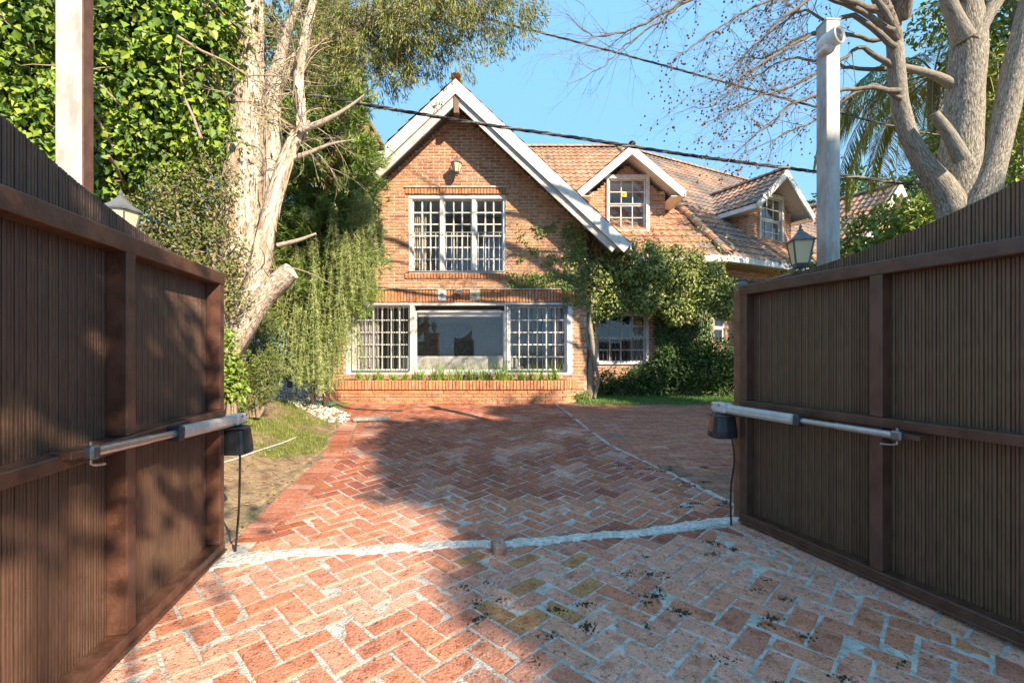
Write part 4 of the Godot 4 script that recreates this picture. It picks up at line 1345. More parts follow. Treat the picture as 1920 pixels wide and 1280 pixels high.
# arm from a (motor, beside the post) to b (bracket on the leaf)
func gate_opener(label: String, a: Vector3, b: Vector3, frac: float, face: Vector3) -> void:
	var g := thing("gate_opener", label, "gate opener", Vector3(a.x, a.y, a.z), "electric openers of the driveway gate")
	var d := b - a
	var v4 := func(p: Vector3, r: float) -> Vector4: return Vector4(p.x, p.y, p.z, r)
	var body := MB.new()
	var side := d.normalized().cross(Vector3.UP).normalized()
	var up := side.cross(d.normalized())
	var R := Basis(d.normalized(), up, side)
	body.bevel(Transform3D(R, d * frac * 0.5), Vector3(d.length() * frac, 0.075, 0.07), 0.02, Color(0.62, 0.60, 0.56))
	put(body, "drive_tube", M.paint, g)
	var col := MB.new()
	col.bevel(Transform3D(R, d * (frac + 0.015)), Vector3(0.05, 0.088, 0.082), 0.012, Color(0.03, 0.04, 0.055))
	put(col, "collar", M.gloss, g)
	var rod := MB.new()
	rod.tube([v4.call(d * frac, 0.021), v4.call(d * 0.72, 0.021), v4.call(d * 0.721, 0.024), v4.call(d * 0.985, 0.024)], 14, Color(0.62, 0.62, 0.62))
	put(rod, "piston_rod", M.metal, g)
	var end := MB.new()
	end.bevel(Transform3D(R, d), Vector3(0.06, 0.06, 0.05), 0.01, Color(0.25, 0.28, 0.30))
	put(end, "end_joint", M.metal, g)
	var pin := MB.new()
	pin.tube([v4.call(d + Vector3(0, 0.045, 0), 0.007), v4.call(d + Vector3(0, -0.05, 0), 0.007), v4.call(d + Vector3(0, -0.06, 0) - d.normalized() * 0.03, 0.006), v4.call(d + Vector3(0, -0.065, 0) - d.normalized() * 0.09, 0.006)], 8, Color(0.5, 0.5, 0.5))
	put(pin, "pin", M.metal, g)
	var br := MB.new()
	br.bevel(Transform3D(R, d - face * 0.05 + d.normalized() * 0.04), Vector3(0.14, 0.03, 0.10), 0.004, BROWN)
	put(br, "bracket", M.gate_steel, g)
	var head := MB.new()
	head.bevel(Transform3D(R, -d.normalized() * 0.05 + Vector3(0, 0.005, 0)), Vector3(0.16, 0.085, 0.10), 0.012, Color(0.66, 0.66, 0.65))
	put(head, "motor_head", M.paint, g)
	# moulded motor cover, wider at the foot
	var mo := MB.new()
	var ht := [-0.045, -0.07, -0.20, -0.245, -0.255]
	var sx := [0.075, 0.095, 0.112, 0.112, 0.095]
	var sz := [0.060, 0.078, 0.090, 0.090, 0.075]
	var n := 20
	for k in 4:
		for i in n:
			var q: Array[Vector3] = []
			for e in [[k + 1, i], [k + 1, i + 1], [k, i + 1], [k, i]]:
				var t: float = TAU * e[1] / n
				var cx := signf(cos(t)) * pow(absf(cos(t)), 0.55)
				var cz := signf(sin(t)) * pow(absf(sin(t)), 0.55)
				q.append(Vector3(cx * sx[e[0]], ht[e[0]], -cz * sz[e[0]]))
			mo.quad(q[0], q[1], q[2], q[3], Color(0.022, 0.026, 0.032))
	for e in [0, 4]:
		for i in n:
			var q: Array[Vector3] = []
			for j in [i, i + 1]:
				var t: float = TAU * j / n
				q.append(Vector3(signf(cos(t)) * pow(absf(cos(t)), 0.55) * sx[e], ht[e], -signf(sin(t)) * pow(absf(sin(t)), 0.55) * sz[e]))
			if e == 0: mo.tri(Vector3(0, ht[e], 0), q[0], q[1], Color(0.022, 0.026, 0.032))
			else: mo.tri(Vector3(0, ht[e], 0), q[1], q[0], Color(0.022, 0.026, 0.032))
	var mc := put(mo, "motor_cover", M.gloss, g)
	mc.position = -d.normalized() * 0.04
	for e in [Vector3(-0.06, 0.03, 0.052), Vector3(0.02, 0.03, 0.052), Vector3(-0.06, -0.02, 0.052)]:
		var bo := MB.new()
		bo.lathe(Transform3D(R * Basis(Vector3.RIGHT, PI * 0.5 * signf(face.dot(side))), R * Vector3(e.x - 0.05, e.y, e.z * signf(face.dot(side)))), [Vector2(0, 0), Vector2(0.010, 0), Vector2(0.010, 0.006), Vector2(0, 0.007)], 6, Color(0.4, 0.4, 0.4))
		put(bo, "bolt", M.metal, g)
	var seam := MB.new()
	seam.bevel(Transform3D(R, -d.normalized() * 0.04 + Vector3(0, -0.058, 0)), Vector3(0.205, 0.012, 0.17), 0.004, Color(0.06, 0.065, 0.07))
	put(seam, "cover_seam", M.gloss, g)
	var cb := MB.new()
	var c0 := Vector3(0.05 * signf(d.x), -0.25, 0.0)
	cb.tube(smooth([v4.call(c0, 0.008), v4.call(c0 + Vector3(0.01, -0.2, 0.02), 0.008), v4.call(c0 + Vector3(-0.01, -0.45, 0.0), 0.008), v4.call(Vector3(c0.x - 0.02, -a.y + gy(a.x, -a.z) - 0.02, 0.03), 0.008)]), 8, Color(0.02, 0.02, 0.02))
	put(cb, "cable", M.gloss, g)

func lantern(label: String, p: Vector3, k: float, sides: int, turn: float, stub: float, group: String, category := "lantern") -> Node3D:
	var g := thing("lantern", label, category, p, group)
	g.rotation.y = turn
	g.scale = Vector3.ONE * k
	var iron := Color(0.13, 0.14, 0.155)
	var a := MB.new()
	a.lathe(Transform3D.IDENTITY, [Vector2(0, 0), Vector2(0.045, 0), Vector2(0.04, 0.012), Vector2(0.02, 0.03), Vector2(0.018, stub - 0.01), Vector2(0.03, stub)], 14, iron)
	put(a, "foot", M.gate_steel, g)
	var b := MB.new()
	b.lathe(Transform3D(Basis(), Vector3(0, stub, 0)), [Vector2(0, 0), Vector2(0.07, 0), Vector2(0.085, 0.04), Vector2(0.0, 0.042)], sides, iron)
	put(b, "base", M.gate_steel, g)
	var y0 := stub + 0.04
	var y1 := stub + 0.26
	for i in sides:
		var t0 := TAU * i / sides
		var t1 := TAU * (i + 1) / sides
		var pane := MB.new()
		var q: Array[Vector3] = []
		for e in [[0.083, y0, t0], [0.083, y0, t1], [0.128, y1, t1], [0.128, y1, t0]]:
			q.append(Vector3(e[0] * cos(e[2]), e[1], -e[0] * sin(e[2])))
		pane.quad(q[0], q[1], q[2], q[3], Color.WHITE)
		var inn := -((q[0] + q[2]) * 0.5 * Vector3(1, 0, 1)).normalized() * 0.004
		pane.quad(q[3] + inn, q[2] + inn, q[1] + inn, q[0] + inn, Color.WHITE)
		put(pane, "pane", M.frosted, g)
		var bar := MB.new()
		bar.bar(q[0] * Vector3(1.01, 1, 1.01), q[3] * Vector3(1.01, 1, 1.01), 0.013, 0.013, iron)
		put(bar, "glazing_bar", M.gate_steel, g)
	var r := MB.new()
	r.lathe(Transform3D(Basis(), Vector3(0, y1, 0)), [Vector2(0, -0.004), Vector2(0.15, -0.004), Vector2(0.152, 0.008), Vector2(0.085, 0.052), Vector2(0.048, 0.09), Vector2(0.028, 0.105), Vector2(0.030, 0.118), Vector2(0.012, 0.13), Vector2(0.018, 0.145), Vector2(0.0, 0.185)], sides, iron * 1.25)
	put(r, "roof", M.gate_steel, g)
	return g

func pillar(label: String, p: Vector3, w: float, h: float) -> void:
	var g := thing("gate_pillar", label, "pillar", p, "brick pillars beside the gate")
	var S := {"bricks": MB.new(), "mortar": MB.new()}
	var c := [[Vector3(-w / 2, 0, w / 2), Vector3.RIGHT, Vector3.BACK], [Vector3(w / 2, 0, w / 2), Vector3.FORWARD, Vector3.RIGHT], [Vector3(w / 2, 0, -w / 2), Vector3.LEFT, Vector3.FORWARD], [Vector3(-w / 2, 0, -w / 2), Vector3.BACK, Vector3.LEFT]]
	for q in c:
		brick_wall(S, q[0], q[1], q[2], 0.0, w, -0.1, h - 0.05, [], [], 0.05)
	put(S.mortar, "core", M.mortar, g)
	kind(put(S.bricks, "brickwork", M.wall_brick, g), "stuff")
	var cap := MB.new()
	cap.bevel(Transform3D(Basis(), Vector3(0, h - 0.02, 0)), Vector3(w + 0.08, 0.06, w + 0.08), 0.01, Color(0.55, 0.30, 0.19))
	put(cap, "cap", M.concrete, g)

func boundary_wall(label: String, a: Vector3, b: Vector3, h: float) -> void:
	var g := thing("boundary_wall", label, "wall", a, "brick walls beside the gate")
	var L := a.distance_to(b)
	g.basis = Basis((b - a) / L, Vector3.UP, ((b - a) / L).cross(Vector3.UP))
	var S := {"bricks": MB.new(), "mortar": MB.new()}
	brick_wall(S, Vector3(0, 0, 0.1), Vector3.RIGHT, Vector3.BACK, 0.0, L, -0.1, h, [], [], 0.1)
	brick_wall(S, Vector3(L, 0, -0.1), Vector3.LEFT, Vector3.FORWARD, 0.0, L, -0.1, h, [], [], 0.09)
	put(S.mortar, "core", M.mortar, g)
	kind(put(S.bricks, "brickwork", M.wall_brick, g), "stuff")
	var c := MB.new()
	c.bevel(Transform3D(Basis(), Vector3(L * 0.5, h + 0.02, 0)), Vector3(L, 0.05, 0.27), 0.01, Color(0.55, 0.30, 0.19))
	put(c, "coping", M.concrete, g)

func build_gates() -> void:
	boundary_wall("brick garden wall running on behind the right gate leaf", Vector3(3.2, 0.0, -4.75), Vector3(11.0, 0.0, -5.9), 1.9)
	boundary_wall("brick garden wall running on behind the left gate leaf", Vector3(-11.0, 0.0, -2.6), Vector3(-3.33, 0.0, -3.72), 1.9)
	var lh := Vector3(-2.24, 0.0, -3.41)
	var rh := Vector3(2.05, 0.0, -4.06)
	var ld := Vector3(0.2, 0, 0.98).normalized()
	var rd := Vector3(0.317, 0, 0.949).normalized()
	gate_leaf("sunlit brown steel gate leaf with fine ribbed boards, on the left", lh + ld * 0.08, ld, -1.0, Color(0.112, 0.064, 0.043))
	gate_leaf("shaded brown steel gate leaf with ribbed boards, on the right", rh + rd * 0.08, rd, 1.0, Color(0.145, 0.080, 0.045))
	gate_post("brown steel hinge post of the left gate leaf beside the earth bank", lh + Vector3(-0.02, 0, -0.03), 0.2, 2.05)
	gate_post("brown steel hinge post of the right gate leaf at the end of the concrete strip", rh + Vector3(0.02, 0, -0.03), 0.32, 2.06)
	gate_opener("grey electric gate opener with black motor on the left gate leaf", Vector3(-2.097, 0.987, -3.420), Vector3(-1.79, 1.075, -1.93), 0.53, Vector3(0.98, 0, -0.2))
	gate_opener("grey electric gate opener with black motor on the right gate leaf", Vector3(1.847, 1.013, -3.920), Vector3(2.305, 1.00, -2.72), 0.50, Vector3(-0.949, 0, 0.317))
	pillar("brick pillar behind the left gate leaf carrying a lantern", Vector3(-3.1, 0, -3.75), 0.40, 2.28)
	pillar("brick pillar behind the right gate leaf carrying a lantern", Vector3(2.97, 0.03, -4.72), 0.40, 2.24)
	lantern("dark iron post lantern with cream panes above the left gate leaf", Vector3(-3.1, 2.29, -3.6), 0.98, 6, 0.35, 0.07, "lanterns on the gate pillars")
	lantern("dark iron post lantern with cream panes above the right gate leaf", Vector3(2.95, 2.26, -4.65), 1.02, 4, 0.55, 0.10, "lanterns on the gate pillars")

func build_small_things() -> void:
	# steel poles behind the gate leaves
	var p1 := thing("steel_pole", "tall grey square steel pole with a camera on top", "pole", Vector3(2.99, 0, -4.3))
	p1.rotation.y = 0.03
	var a := MB.new()
	a.bevel(Transform3D(Basis(), Vector3(0, 2.29, 0)), Vector3(0.135, 4.60, 0.135), 0.006, Color(0.46, 0.46, 0.45))
	put(a, "shaft", M.steel_paint, p1)
	var ac := MB.new()
	ac.bevel(Transform3D(Basis(), Vector3(0, 4.60, 0)), Vector3(0.141, 0.02, 0.141), 0.004, Color(0.42, 0.42, 0.41))
	put(ac, "cap", M.steel_paint, p1)
	var p2 := thing("steel_pole", "tall square steel pole with one pale face and one rust-brown face", "pole", Vector3(-3.42, 0, -3.55))
	p2.rotation.y = 0.35
	var b := MB.new()
	b.bevel(Transform3D(Basis(), Vector3(0, 2.99, 0)), Vector3(0.16, 6.0, 0.16), 0.006, Color(0.48, 0.48, 0.47))
	put(b, "shaft", M.steel_paint, p2)
	var b2 := MB.new()
	b2.bevel(Transform3D(Basis(), Vector3(0.084, 2.99, 0)), Vector3(0.012, 6.0, 0.15), 0.003, Color(0.20, 0.105, 0.08))
	put(b2, "rusty_plate", M.gate_steel, p2).set_meta("label", "rust-brown steel face of the pole")
	# security camera
	var cp := Vector3(2.964, 4.395, -4.200)
	var cam := thing("security_camera", "white bullet security camera on top of the grey steel pole", "camera", cp)
	var aim := Vector3(0.42, 0.05, 0.9).normalized()
	var sx := aim.cross(Vector3.UP).normalized()
	var R := Basis(sx, aim, sx.cross(aim))      # y along the barrel
	var h := MB.new()
	h.lathe(Transform3D(R, Vector3.ZERO), [Vector2(0, -0.13), Vector2(0.05, -0.12), Vector2(0.072, -0.07), Vector2(0.078, 0.0), Vector2(0.082, 0.06), Vector2(0.074, 0.068), Vector2(0.06, 0.05), Vector2(0.0, 0.05)], 20, Color(0.80, 0.80, 0.79))
	put(h, "housing", M.paint, cam)
	var le := MB.new()
	le.lathe(Transform3D(R, Vector3.ZERO), [Vector2(0, 0.03), Vector2(0.066, 0.053), Vector2(0.045, 0.058), Vector2(0.02, 0.052), Vector2(0.0, 0.056)], 20, Color(0.03, 0.03, 0.035))
	put(le, "lens", M.gloss, cam)
	var mt := MB.new()
	mt.bevel(Transform3D(Basis(), Vector3(-0.04, -0.085, -0.04)), Vector3(0.10, 0.05, 0.12), 0.01, Color(0.78, 0.78, 0.77))
	put(mt, "mount", M.paint, cam)
	# wall lantern in the gable
	var zA := -10.85
	var wl := lantern("small iron wall lantern high in the front gable", Vector3(-1.30, 5.62, zA + 0.22), 0.92, 6, 0.2, 0.06, "wall lanterns of the house", "wall lantern")
	var arm := MB.new()
	arm.tube(smooth([Vector4(0, 0.46, 0, 0.01), Vector4(0, 0.53, -0.04, 0.01), Vector4(0, 0.52, -0.16, 0.011), Vector4(0, 0.42, -0.25, 0.011)]), 8, Color(0.1, 0.11, 0.12))
	var am := put(arm, "bracket", M.gate_steel, wl)
	am.rotation.y = -0.2
	var w2 := lantern("small iron wall lantern under the dark eaves on the right", Vector3(5.60, 3.0, -11.95), 0.85, 6, 0.2, 0.06, "wall lanterns of the house", "wall lantern")
	var arm2 := MB.new()
	arm2.tube(smooth([Vector4(0, 0.44, 0, 0.012), Vector4(-0.04, 0.56, -0.05, 0.012), Vector4(-0.1, 0.56, -0.2, 0.012), Vector4(-0.12, 0.46, -0.42, 0.012)]), 8, Color(0.1, 0.11, 0.12))
	put(arm2, "bracket", M.gate_steel, w2)
	# plates and lamp on the band of upright bricks
	var s1 := thing("sign_plate", "white alarm plate with a grey-blue shield on the brick band", "sign", Vector3(-1.671, 2.855, zA + 0.04))
	var q := MB.new()
	q.bevel(Transform3D(), Vector3(0.19, 0.26, 0.012), 0.003, Color(0.82, 0.83, 0.82))
	put(q, "plate", M.paint, s1)
	q = MB.new()
	var shp := [Vector2(-0.045, 0.05), Vector2(-0.045, -0.01), Vector2(0, -0.065), Vector2(0.045, -0.01), Vector2(0.045, 0.05), Vector2(0, 0.062)]
	for k in 6:
		var u: Vector2 = shp[k]
		var v: Vector2 = shp[(k + 1) % 6]
		q.tri(Vector3(0, 0, 0.009), Vector3(u.x, u.y, 0.009), Vector3(v.x, v.y, 0.009), Color(0.30, 0.42, 0.46))
	put(q, "emblem", M.paint, s1)
	var s2 := thing("sign_plate", "pale yellow alarm plate with a black and yellow bird emblem on the brick band", "sign", Vector3(-0.886, 2.855, zA + 0.04))
	q = MB.new()
	q.bevel(Transform3D(), Vector3(0.24, 0.24, 0.012), 0.003, Color(0.84, 0.80, 0.60))
	put(q, "plate", M.paint, s2)
	q = MB.new()
	for e in [[-0.07, 0.03, 0.075, 0.0], [-0.06, 0.0, 0.06, -0.03], [-0.04, -0.03, 0.05, -0.055]]:
		q.tri(Vector3(e[0], e[1], 0.009), Vector3(e[2] * 0.3, e[3], 0.009), Vector3(e[2], e[3] + 0.03, 0.009), Color(0.75, 0.50, 0.02))
	q.tri(Vector3(-0.085, 0.0, 0.010), Vector3(-0.01, -0.012, 0.010), Vector3(-0.02, 0.018, 0.010), Color(0.05, 0.04, 0.02))
	put(q, "emblem", M.paint, s2)
	var fl := thing("flood_light", "small white flood light between two plates on the brick band", "flood light", Vector3(-1.267, 2.930, zA + 0.10))
	q = MB.new()
	q.bevel(Transform3D(Basis(Vector3.RIGHT, 0.35), Vector3(0.02, 0, 0.04)), Vector3(0.14, 0.10, 0.07), 0.012, Color(0.82, 0.82, 0.80))
	put(q, "lamp_head", M.paint, fl)
	q = MB.new()
	q.bevel(Transform3D(Basis(), Vector3(-0.02, 0.0, -0.03)), Vector3(0.05, 0.06, 0.09), 0.006, Color(0.12, 0.12, 0.12))
	put(q, "bracket", M.gloss, fl)
	var ml := thing("motion_sensor", "round white sensor lamp on the brick corner below the barge board", "sensor", Vector3(1.756, 4.485, zA + 0.12))
	q = MB.new()
	q.lathe(Transform3D(Basis(Vector3.RIGHT, 0.9), Vector3(0, 0, 0)), [Vector2(0, -0.05), Vector2(0.06, -0.04), Vector2(0.08, 0.0), Vector2(0.065, 0.05), Vector2(0.0, 0.07)], 16, Color(0.78, 0.77, 0.74))
	put(q, "lamp_head", M.paint, ml)
	q = MB.new()
	q.bar(Vector3(0, -0.02, 0), Vector3(0, -0.05, -0.12), 0.03, 0.03, Color(0.7, 0.7, 0.68))
	put(q, "bracket", M.paint, ml)
	for e in [["yellow warning sticker on the pane of the left dormer window", Vector3(3.10, 5.86, -12.60)], ["yellow warning sticker on the pane of the ground-floor window beside the vine", Vector3(3.42, 2.28, -12.255)]]:
		q = MB.new()
		q.box(Transform3D(Basis(), e[1]), Vector3(0.16, 0.12, 0.003), Color(0.72, 0.55, 0.03))
		q.box(Transform3D(Basis(), e[1] + Vector3(-0.01, 0.01, 0.003)), Vector3(0.06, 0.035, 0.002), Color(0.10, 0.16, 0.05))
		tag(put(q, "warning_sticker", M.paint), e[0], "sticker", "warning stickers on the windows")
	# things inside the rooms
	var sofa := thing("sofa", "white sofa seen through the big ground-floor window", "sofa", Vector3(-1.3, 0.5, -11.75))
	for e in [["seat", Vector3(0, 0.22, -0.1), Vector3(2.9, 0.44, 0.85)], ["backrest", Vector3(0, 0.5, 0.32), Vector3(2.9, 0.80, 0.2)], ["armrest", Vector3(-1.52, 0.32, -0.05), Vector3(0.18, 0.62, 0.9)], ["armrest", Vector3(1.52, 0.32, -0.05), Vector3(0.18, 0.62, 0.9)]]:
		q = MB.new()
		q.bevel(Transform3D(Basis(), e[1]), e[2], 0.05, Color(0.78, 0.76, 0.72))
		put(q, e[0], M.cloth, sofa)
	var refl_panel := thing("reflection_panel", "large grey-green panel added on the back wall for the reflection in the big window", "panel", Vector3(-2.15, 1.9, -14.55))
	q = MB.new()
	q.bevel(Transform3D(), Vector3(1.7, 1.0, 0.04), 0.01, Color(0.22, 0.27, 0.27))  # added panel, its grey-green stands for the reflection in the big pane
	put(q, "panel_face", M.soil, refl_panel)
	var dr := thing("interior_door", "dark wooden door seen through the right part of the big window", "door", Vector3(0.55, 0.5, -14.54))
	q = MB.new()
	q.bevel(Transform3D(Basis(), Vector3(0, 1.0, 0)), Vector3(0.8, 2.0, 0.05), 0.01, Color(0.16, 0.08, 0.045))
	put(q, "door_panel", M.plain, dr)
	curtain("white curtain gathered at the left end of the big window", Vector3(-3.65, 0.95, -11.35), 0.65, 1.72, Color(0.80, 0.79, 0.77))
	curtain("orange curtain at the right end of the big window", Vector3(1.18, 0.95, -11.5), 0.28, 1.72, Color(0.62, 0.16, 0.04))
	curtain("beige curtain at the left end of the upper window", Vector3(-2.3, 3.3, -11.3), 0.34, 1.95, Color(0.70, 0.62, 0.48))
	curtain("pale curtain at the right of the window beside the vine", Vector3(3.45, 1.1, -12.6), 0.38, 1.5, Color(0.78, 0.77, 0.74))
	# cables strung across the drive in front of the roofs
	cable("thick twisted power cable sagging across the front gable", [Vector3(-6.825, 6.691, -8.200), Vector3(-3.751, 6.058, -8.000), Vector3(-2.223, 5.742, -7.900), Vector3(-0.549, 5.414, -7.800), Vector3(1.097, 5.176, -7.800), Vector3(3.149, 4.908, -7.900), Vector3(5.128, 4.748, -8.100), Vector3(7.484, 4.582, -8.400), Vector3(10.317, 4.409, -8.800)], 0.030)
	cable("thinner cable crossing the sky above the roof", [Vector3(-2.134, 7.162, -7.000), Vector3(-0.666, 6.777, -7.100), Vector3(1.013, 6.413, -7.200), Vector3(3.210, 5.959, -7.400), Vector3(4.633, 5.714, -7.600), Vector3(6.298, 5.501, -7.900), Vector3(8.075, 5.326, -8.200)], 0.017)
	# garden odds and ends
	var pv: Array = []
	for e in [Vector2(-3.266, 5.011), Vector2(-3.218, 5.180), Vector2(-3.209, 5.825), Vector2(-3.177, 6.302), Vector2(-3.174, 6.701)]:
		pv.append(Vector4(e.x * 0.99, gy(e.x * 0.99, e.y * 0.99) + 0.015, -e.y * 0.99, 0.009))
	q = MB.new()
	q.tube(pv, 8, Color(0.75, 0.74, 0.72))
	tag(put(q, "plastic_pipe", M.paint), "thin white plastic pipe lying on the earth bank", "pipe")
	var hs: Array = []
	for e in [Vector2(-4.9, 11.2), Vector2(-4.4, 10.4), Vector2(-3.9, 9.9), Vector2(-3.45, 9.55), Vector2(-2.9, 9.3), Vector2(-2.2, 9.15)]:
		hs.append(Vector4(e.x, gy(e.x, e.y) + 0.02, -e.y, 0.014))
	q = MB.new()
	q.tube(smooth(hs), 8, Color(0.05, 0.055, 0.05))
	tag(put(q, "garden_hose", M.gloss), "dark garden hose curving from the gravel onto the driveway", "hose")
	q = MB.new()
	q.bevel(Transform3D(Basis(Vector3.UP, 0.1), Vector3(-3.95, gy(-3.95, 9.3) + 0.03, -9.3)), Vector3(0.62, 0.06, 0.40), 0.015, Color(0.06, 0.24, 0.16))
	tag(put(q, "inspection_cover", M.paint), "green plastic inspection cover set in the white gravel", "cover")
	var gl := thing("garden_lamp", "brass-coloured garden lamp on a wooden post under the weeping tree", "lamp", Vector3(-5.084, gy(-5.084, 10.4), -10.4))
	q = MB.new()
	q.bevel(Transform3D(Basis(), Vector3(0, 0.8, 0)), Vector3(0.09, 1.64, 0.09), 0.01, Color(0.20, 0.10, 0.06))
	put(q, "post", M.plain, gl)
	q = MB.new()
	q.lathe(Transform3D(Basis(), Vector3(0, 1.62, 0)), [Vector2(0, 0), Vector2(0.09, 0), Vector2(0.13, 0.05), Vector2(0.13, 0.18), Vector2(0.17, 0.19), Vector2(0.09, 0.28), Vector2(0, 0.30)], 8, Color(0.42, 0.25, 0.06))
	put(q, "lamp_head", M.plain, gl)
	# broken brick on the concrete strip
	q = MB.new()
	q.bevel(Transform3D(Basis(Vector3.UP, 0.3) * Basis(Vector3.RIGHT, 0.15), Vector3(-0.10, 0.04, -3.42)), Vector3(0.10, 0.07, 0.13), 0.012, Color(0.55, 0.38, 0.32))
	tag(put(q, "loose_brick", M.brick), "loose broken brick lying against the concrete strip", "brick")

func curtain(label: String, p: Vector3, w: float, h: float, col: Color) -> void:
	var mb := MB.new()
	var n := 36
	for k in n:
		var a := Vector3(w * k / n - w * 0.5, 0, 0.03 * sin(k * 1.15))
		var b := Vector3(w * (k + 1) / n - w * 0.5, 0, 0.03 * sin((k + 1) * 1.15))
		var up := Vector3(0, h, 0)
		mb.quad(p + a, p + b, p + b + up, p + a + up, col)
		var t := Vector3(0, 0, -0.006)
		mb.quad(p + b + t, p + a + t, p + a + up + t, p + b + up + t, col)
	tag(put(mb, "curtain", M.cloth), label, "curtain")

func cable(label: String, pts: Array, r: float) -> void:
	var c: Array = []
	for p in pts: c.append(Vector4(p.x, p.y, p.z, r))
	c = smooth(c, 14)
	var mb := MB.new()
	for s in 3:      # three strands twisted together
		var st: Array = []
		var run := 0.0
		for k in c.size():
			if k: run += Vector3(c[k].x, c[k].y, c[k].z).distance_to(Vector3(c[k - 1].x, c[k - 1].y, c[k - 1].z))
			var a := run * 9.0 + TAU * s / 3
			st.append(Vector4(c[k].x, c[k].y + r * 0.55 * sin(a), c[k].z + r * 0.55 * cos(a), r * 0.55))
		mb.tube(st, 7, Color(0.05, 0.05, 0.055) if s else Color(0.28, 0.26, 0.24))
	tag(put(mb, "power_cable", M.plain), label, "cable")

# ---------------------------------------------------------------- plants
func v4(p: Vector3, r: float) -> Vector4:
	return Vector4(p.x, p.y, p.z, r)

func v3(p: Vector4) -> Vector3:
	return Vector3(p.x, p.y, p.z)

# leaves spread through the outer part of overlapping lumps [Vector4(centre, radius)]
func crown(mb: MB, lumps: Array, count: int, l: float, w: float, cols: Array, hang := 0.5, depth := 0.45, squash := 1.0) -> void:
	var total := 0.0
	for q in lumps: total += q.w * q.w
	for q in lumps:
		for k in int(count * q.w * q.w / total):
			var d := rdir()
			var rr: float = q.w * (1.0 - depth * pow(rng.randf(), 1.6)) * (1.0 + 0.16 * sin(d.x * 7.0 + q.x * 3.0) * sin(d.y * 6.0 + q.y) + 0.1 * sin(d.z * 11.0 + d.y * 9.0))
			var p := v3(q) + Vector3(d.x, d.y * squash, d.z) * rr
			var inside := false
			for o in lumps:
				if o != q and p.distance_to(v3(o)) < o.w * (0.98 - depth): inside = true
			if inside: continue
			var dir := (rdir() + d * 0.5 + Vector3.DOWN * hang).normalized()
			var up := (d * 0.9 + Vector3.UP * 0.5 + rdir() * 0.6).normalized()
			var s := rnd(0.55, 1.35)
			mb.leaf(p, dir, up, l * s, w * s, rnd(0.05, 0.25), vary(cols[rng.randi_range(0, cols.size() - 1)], 0.22))

# wandering twig with side twigs; collects ends
func twig(mb: MB, p: Vector3, d: Vector3, l: float, r: float, depth: int, col: Color, ends: Array, bend := Vector3.ZERO, fork := 3) -> void:
	var pts := [v4(p, r)]
	var q := p
	var n := 4 if l > 0.25 else 2
	var at: Array = []
	for k in n:
		d = (d + rdir() * 0.22 + bend * 0.2).normalized()
		q += d * l / n
		pts.append(v4(q, r * (1.0 - 0.72 * (k + 1) / n)))
		at.append([q, d])
	mb.tube(pts, 5 if r > 0.008 else 3, vary(col, 0.15))
	ends.append([q, d])
	if depth > 0:
		for k in fork:
			var b: Array = at[rng.randi_range(0, n - 1)]
			var nd: Vector3 = (b[1] + rdir() * 0.9 + bend * 0.3).normalized()
			twig(mb, b[0], nd, l * rnd(0.4, 0.7), r * 0.5, depth - 1, col, ends, bend, fork)

func along(pts: Array, t: float) -> Array:      # point and direction at a share of the way
	var k := clampf(t, 0, 0.999) * (pts.size() - 1)
	var i := int(k)
	var a := v3(pts[i])
	var b := v3(pts[i + 1])
	return [a.lerp(b, k - i), (b - a).normalized(), lerpf(pts[i].w, pts[i + 1].w, k - i)]

func flaky(pts: Array) -> Array:     # uneven thickness for old trunks
	for k in pts.size():
		pts[k].w *= 1.0 + 0.07 * sin(k * 2.4) + 0.05 * sin(k * 5.3 + 1.0)
	return pts

func build_plants() -> void:
	paperbark()
	ivy_tree()
	conifer()
	weeping_tree()
	left_hedges()
	bare_tree()
	palm()
	right_greenery()
	house_vine()
	street_trees()
	fallen_leaves()

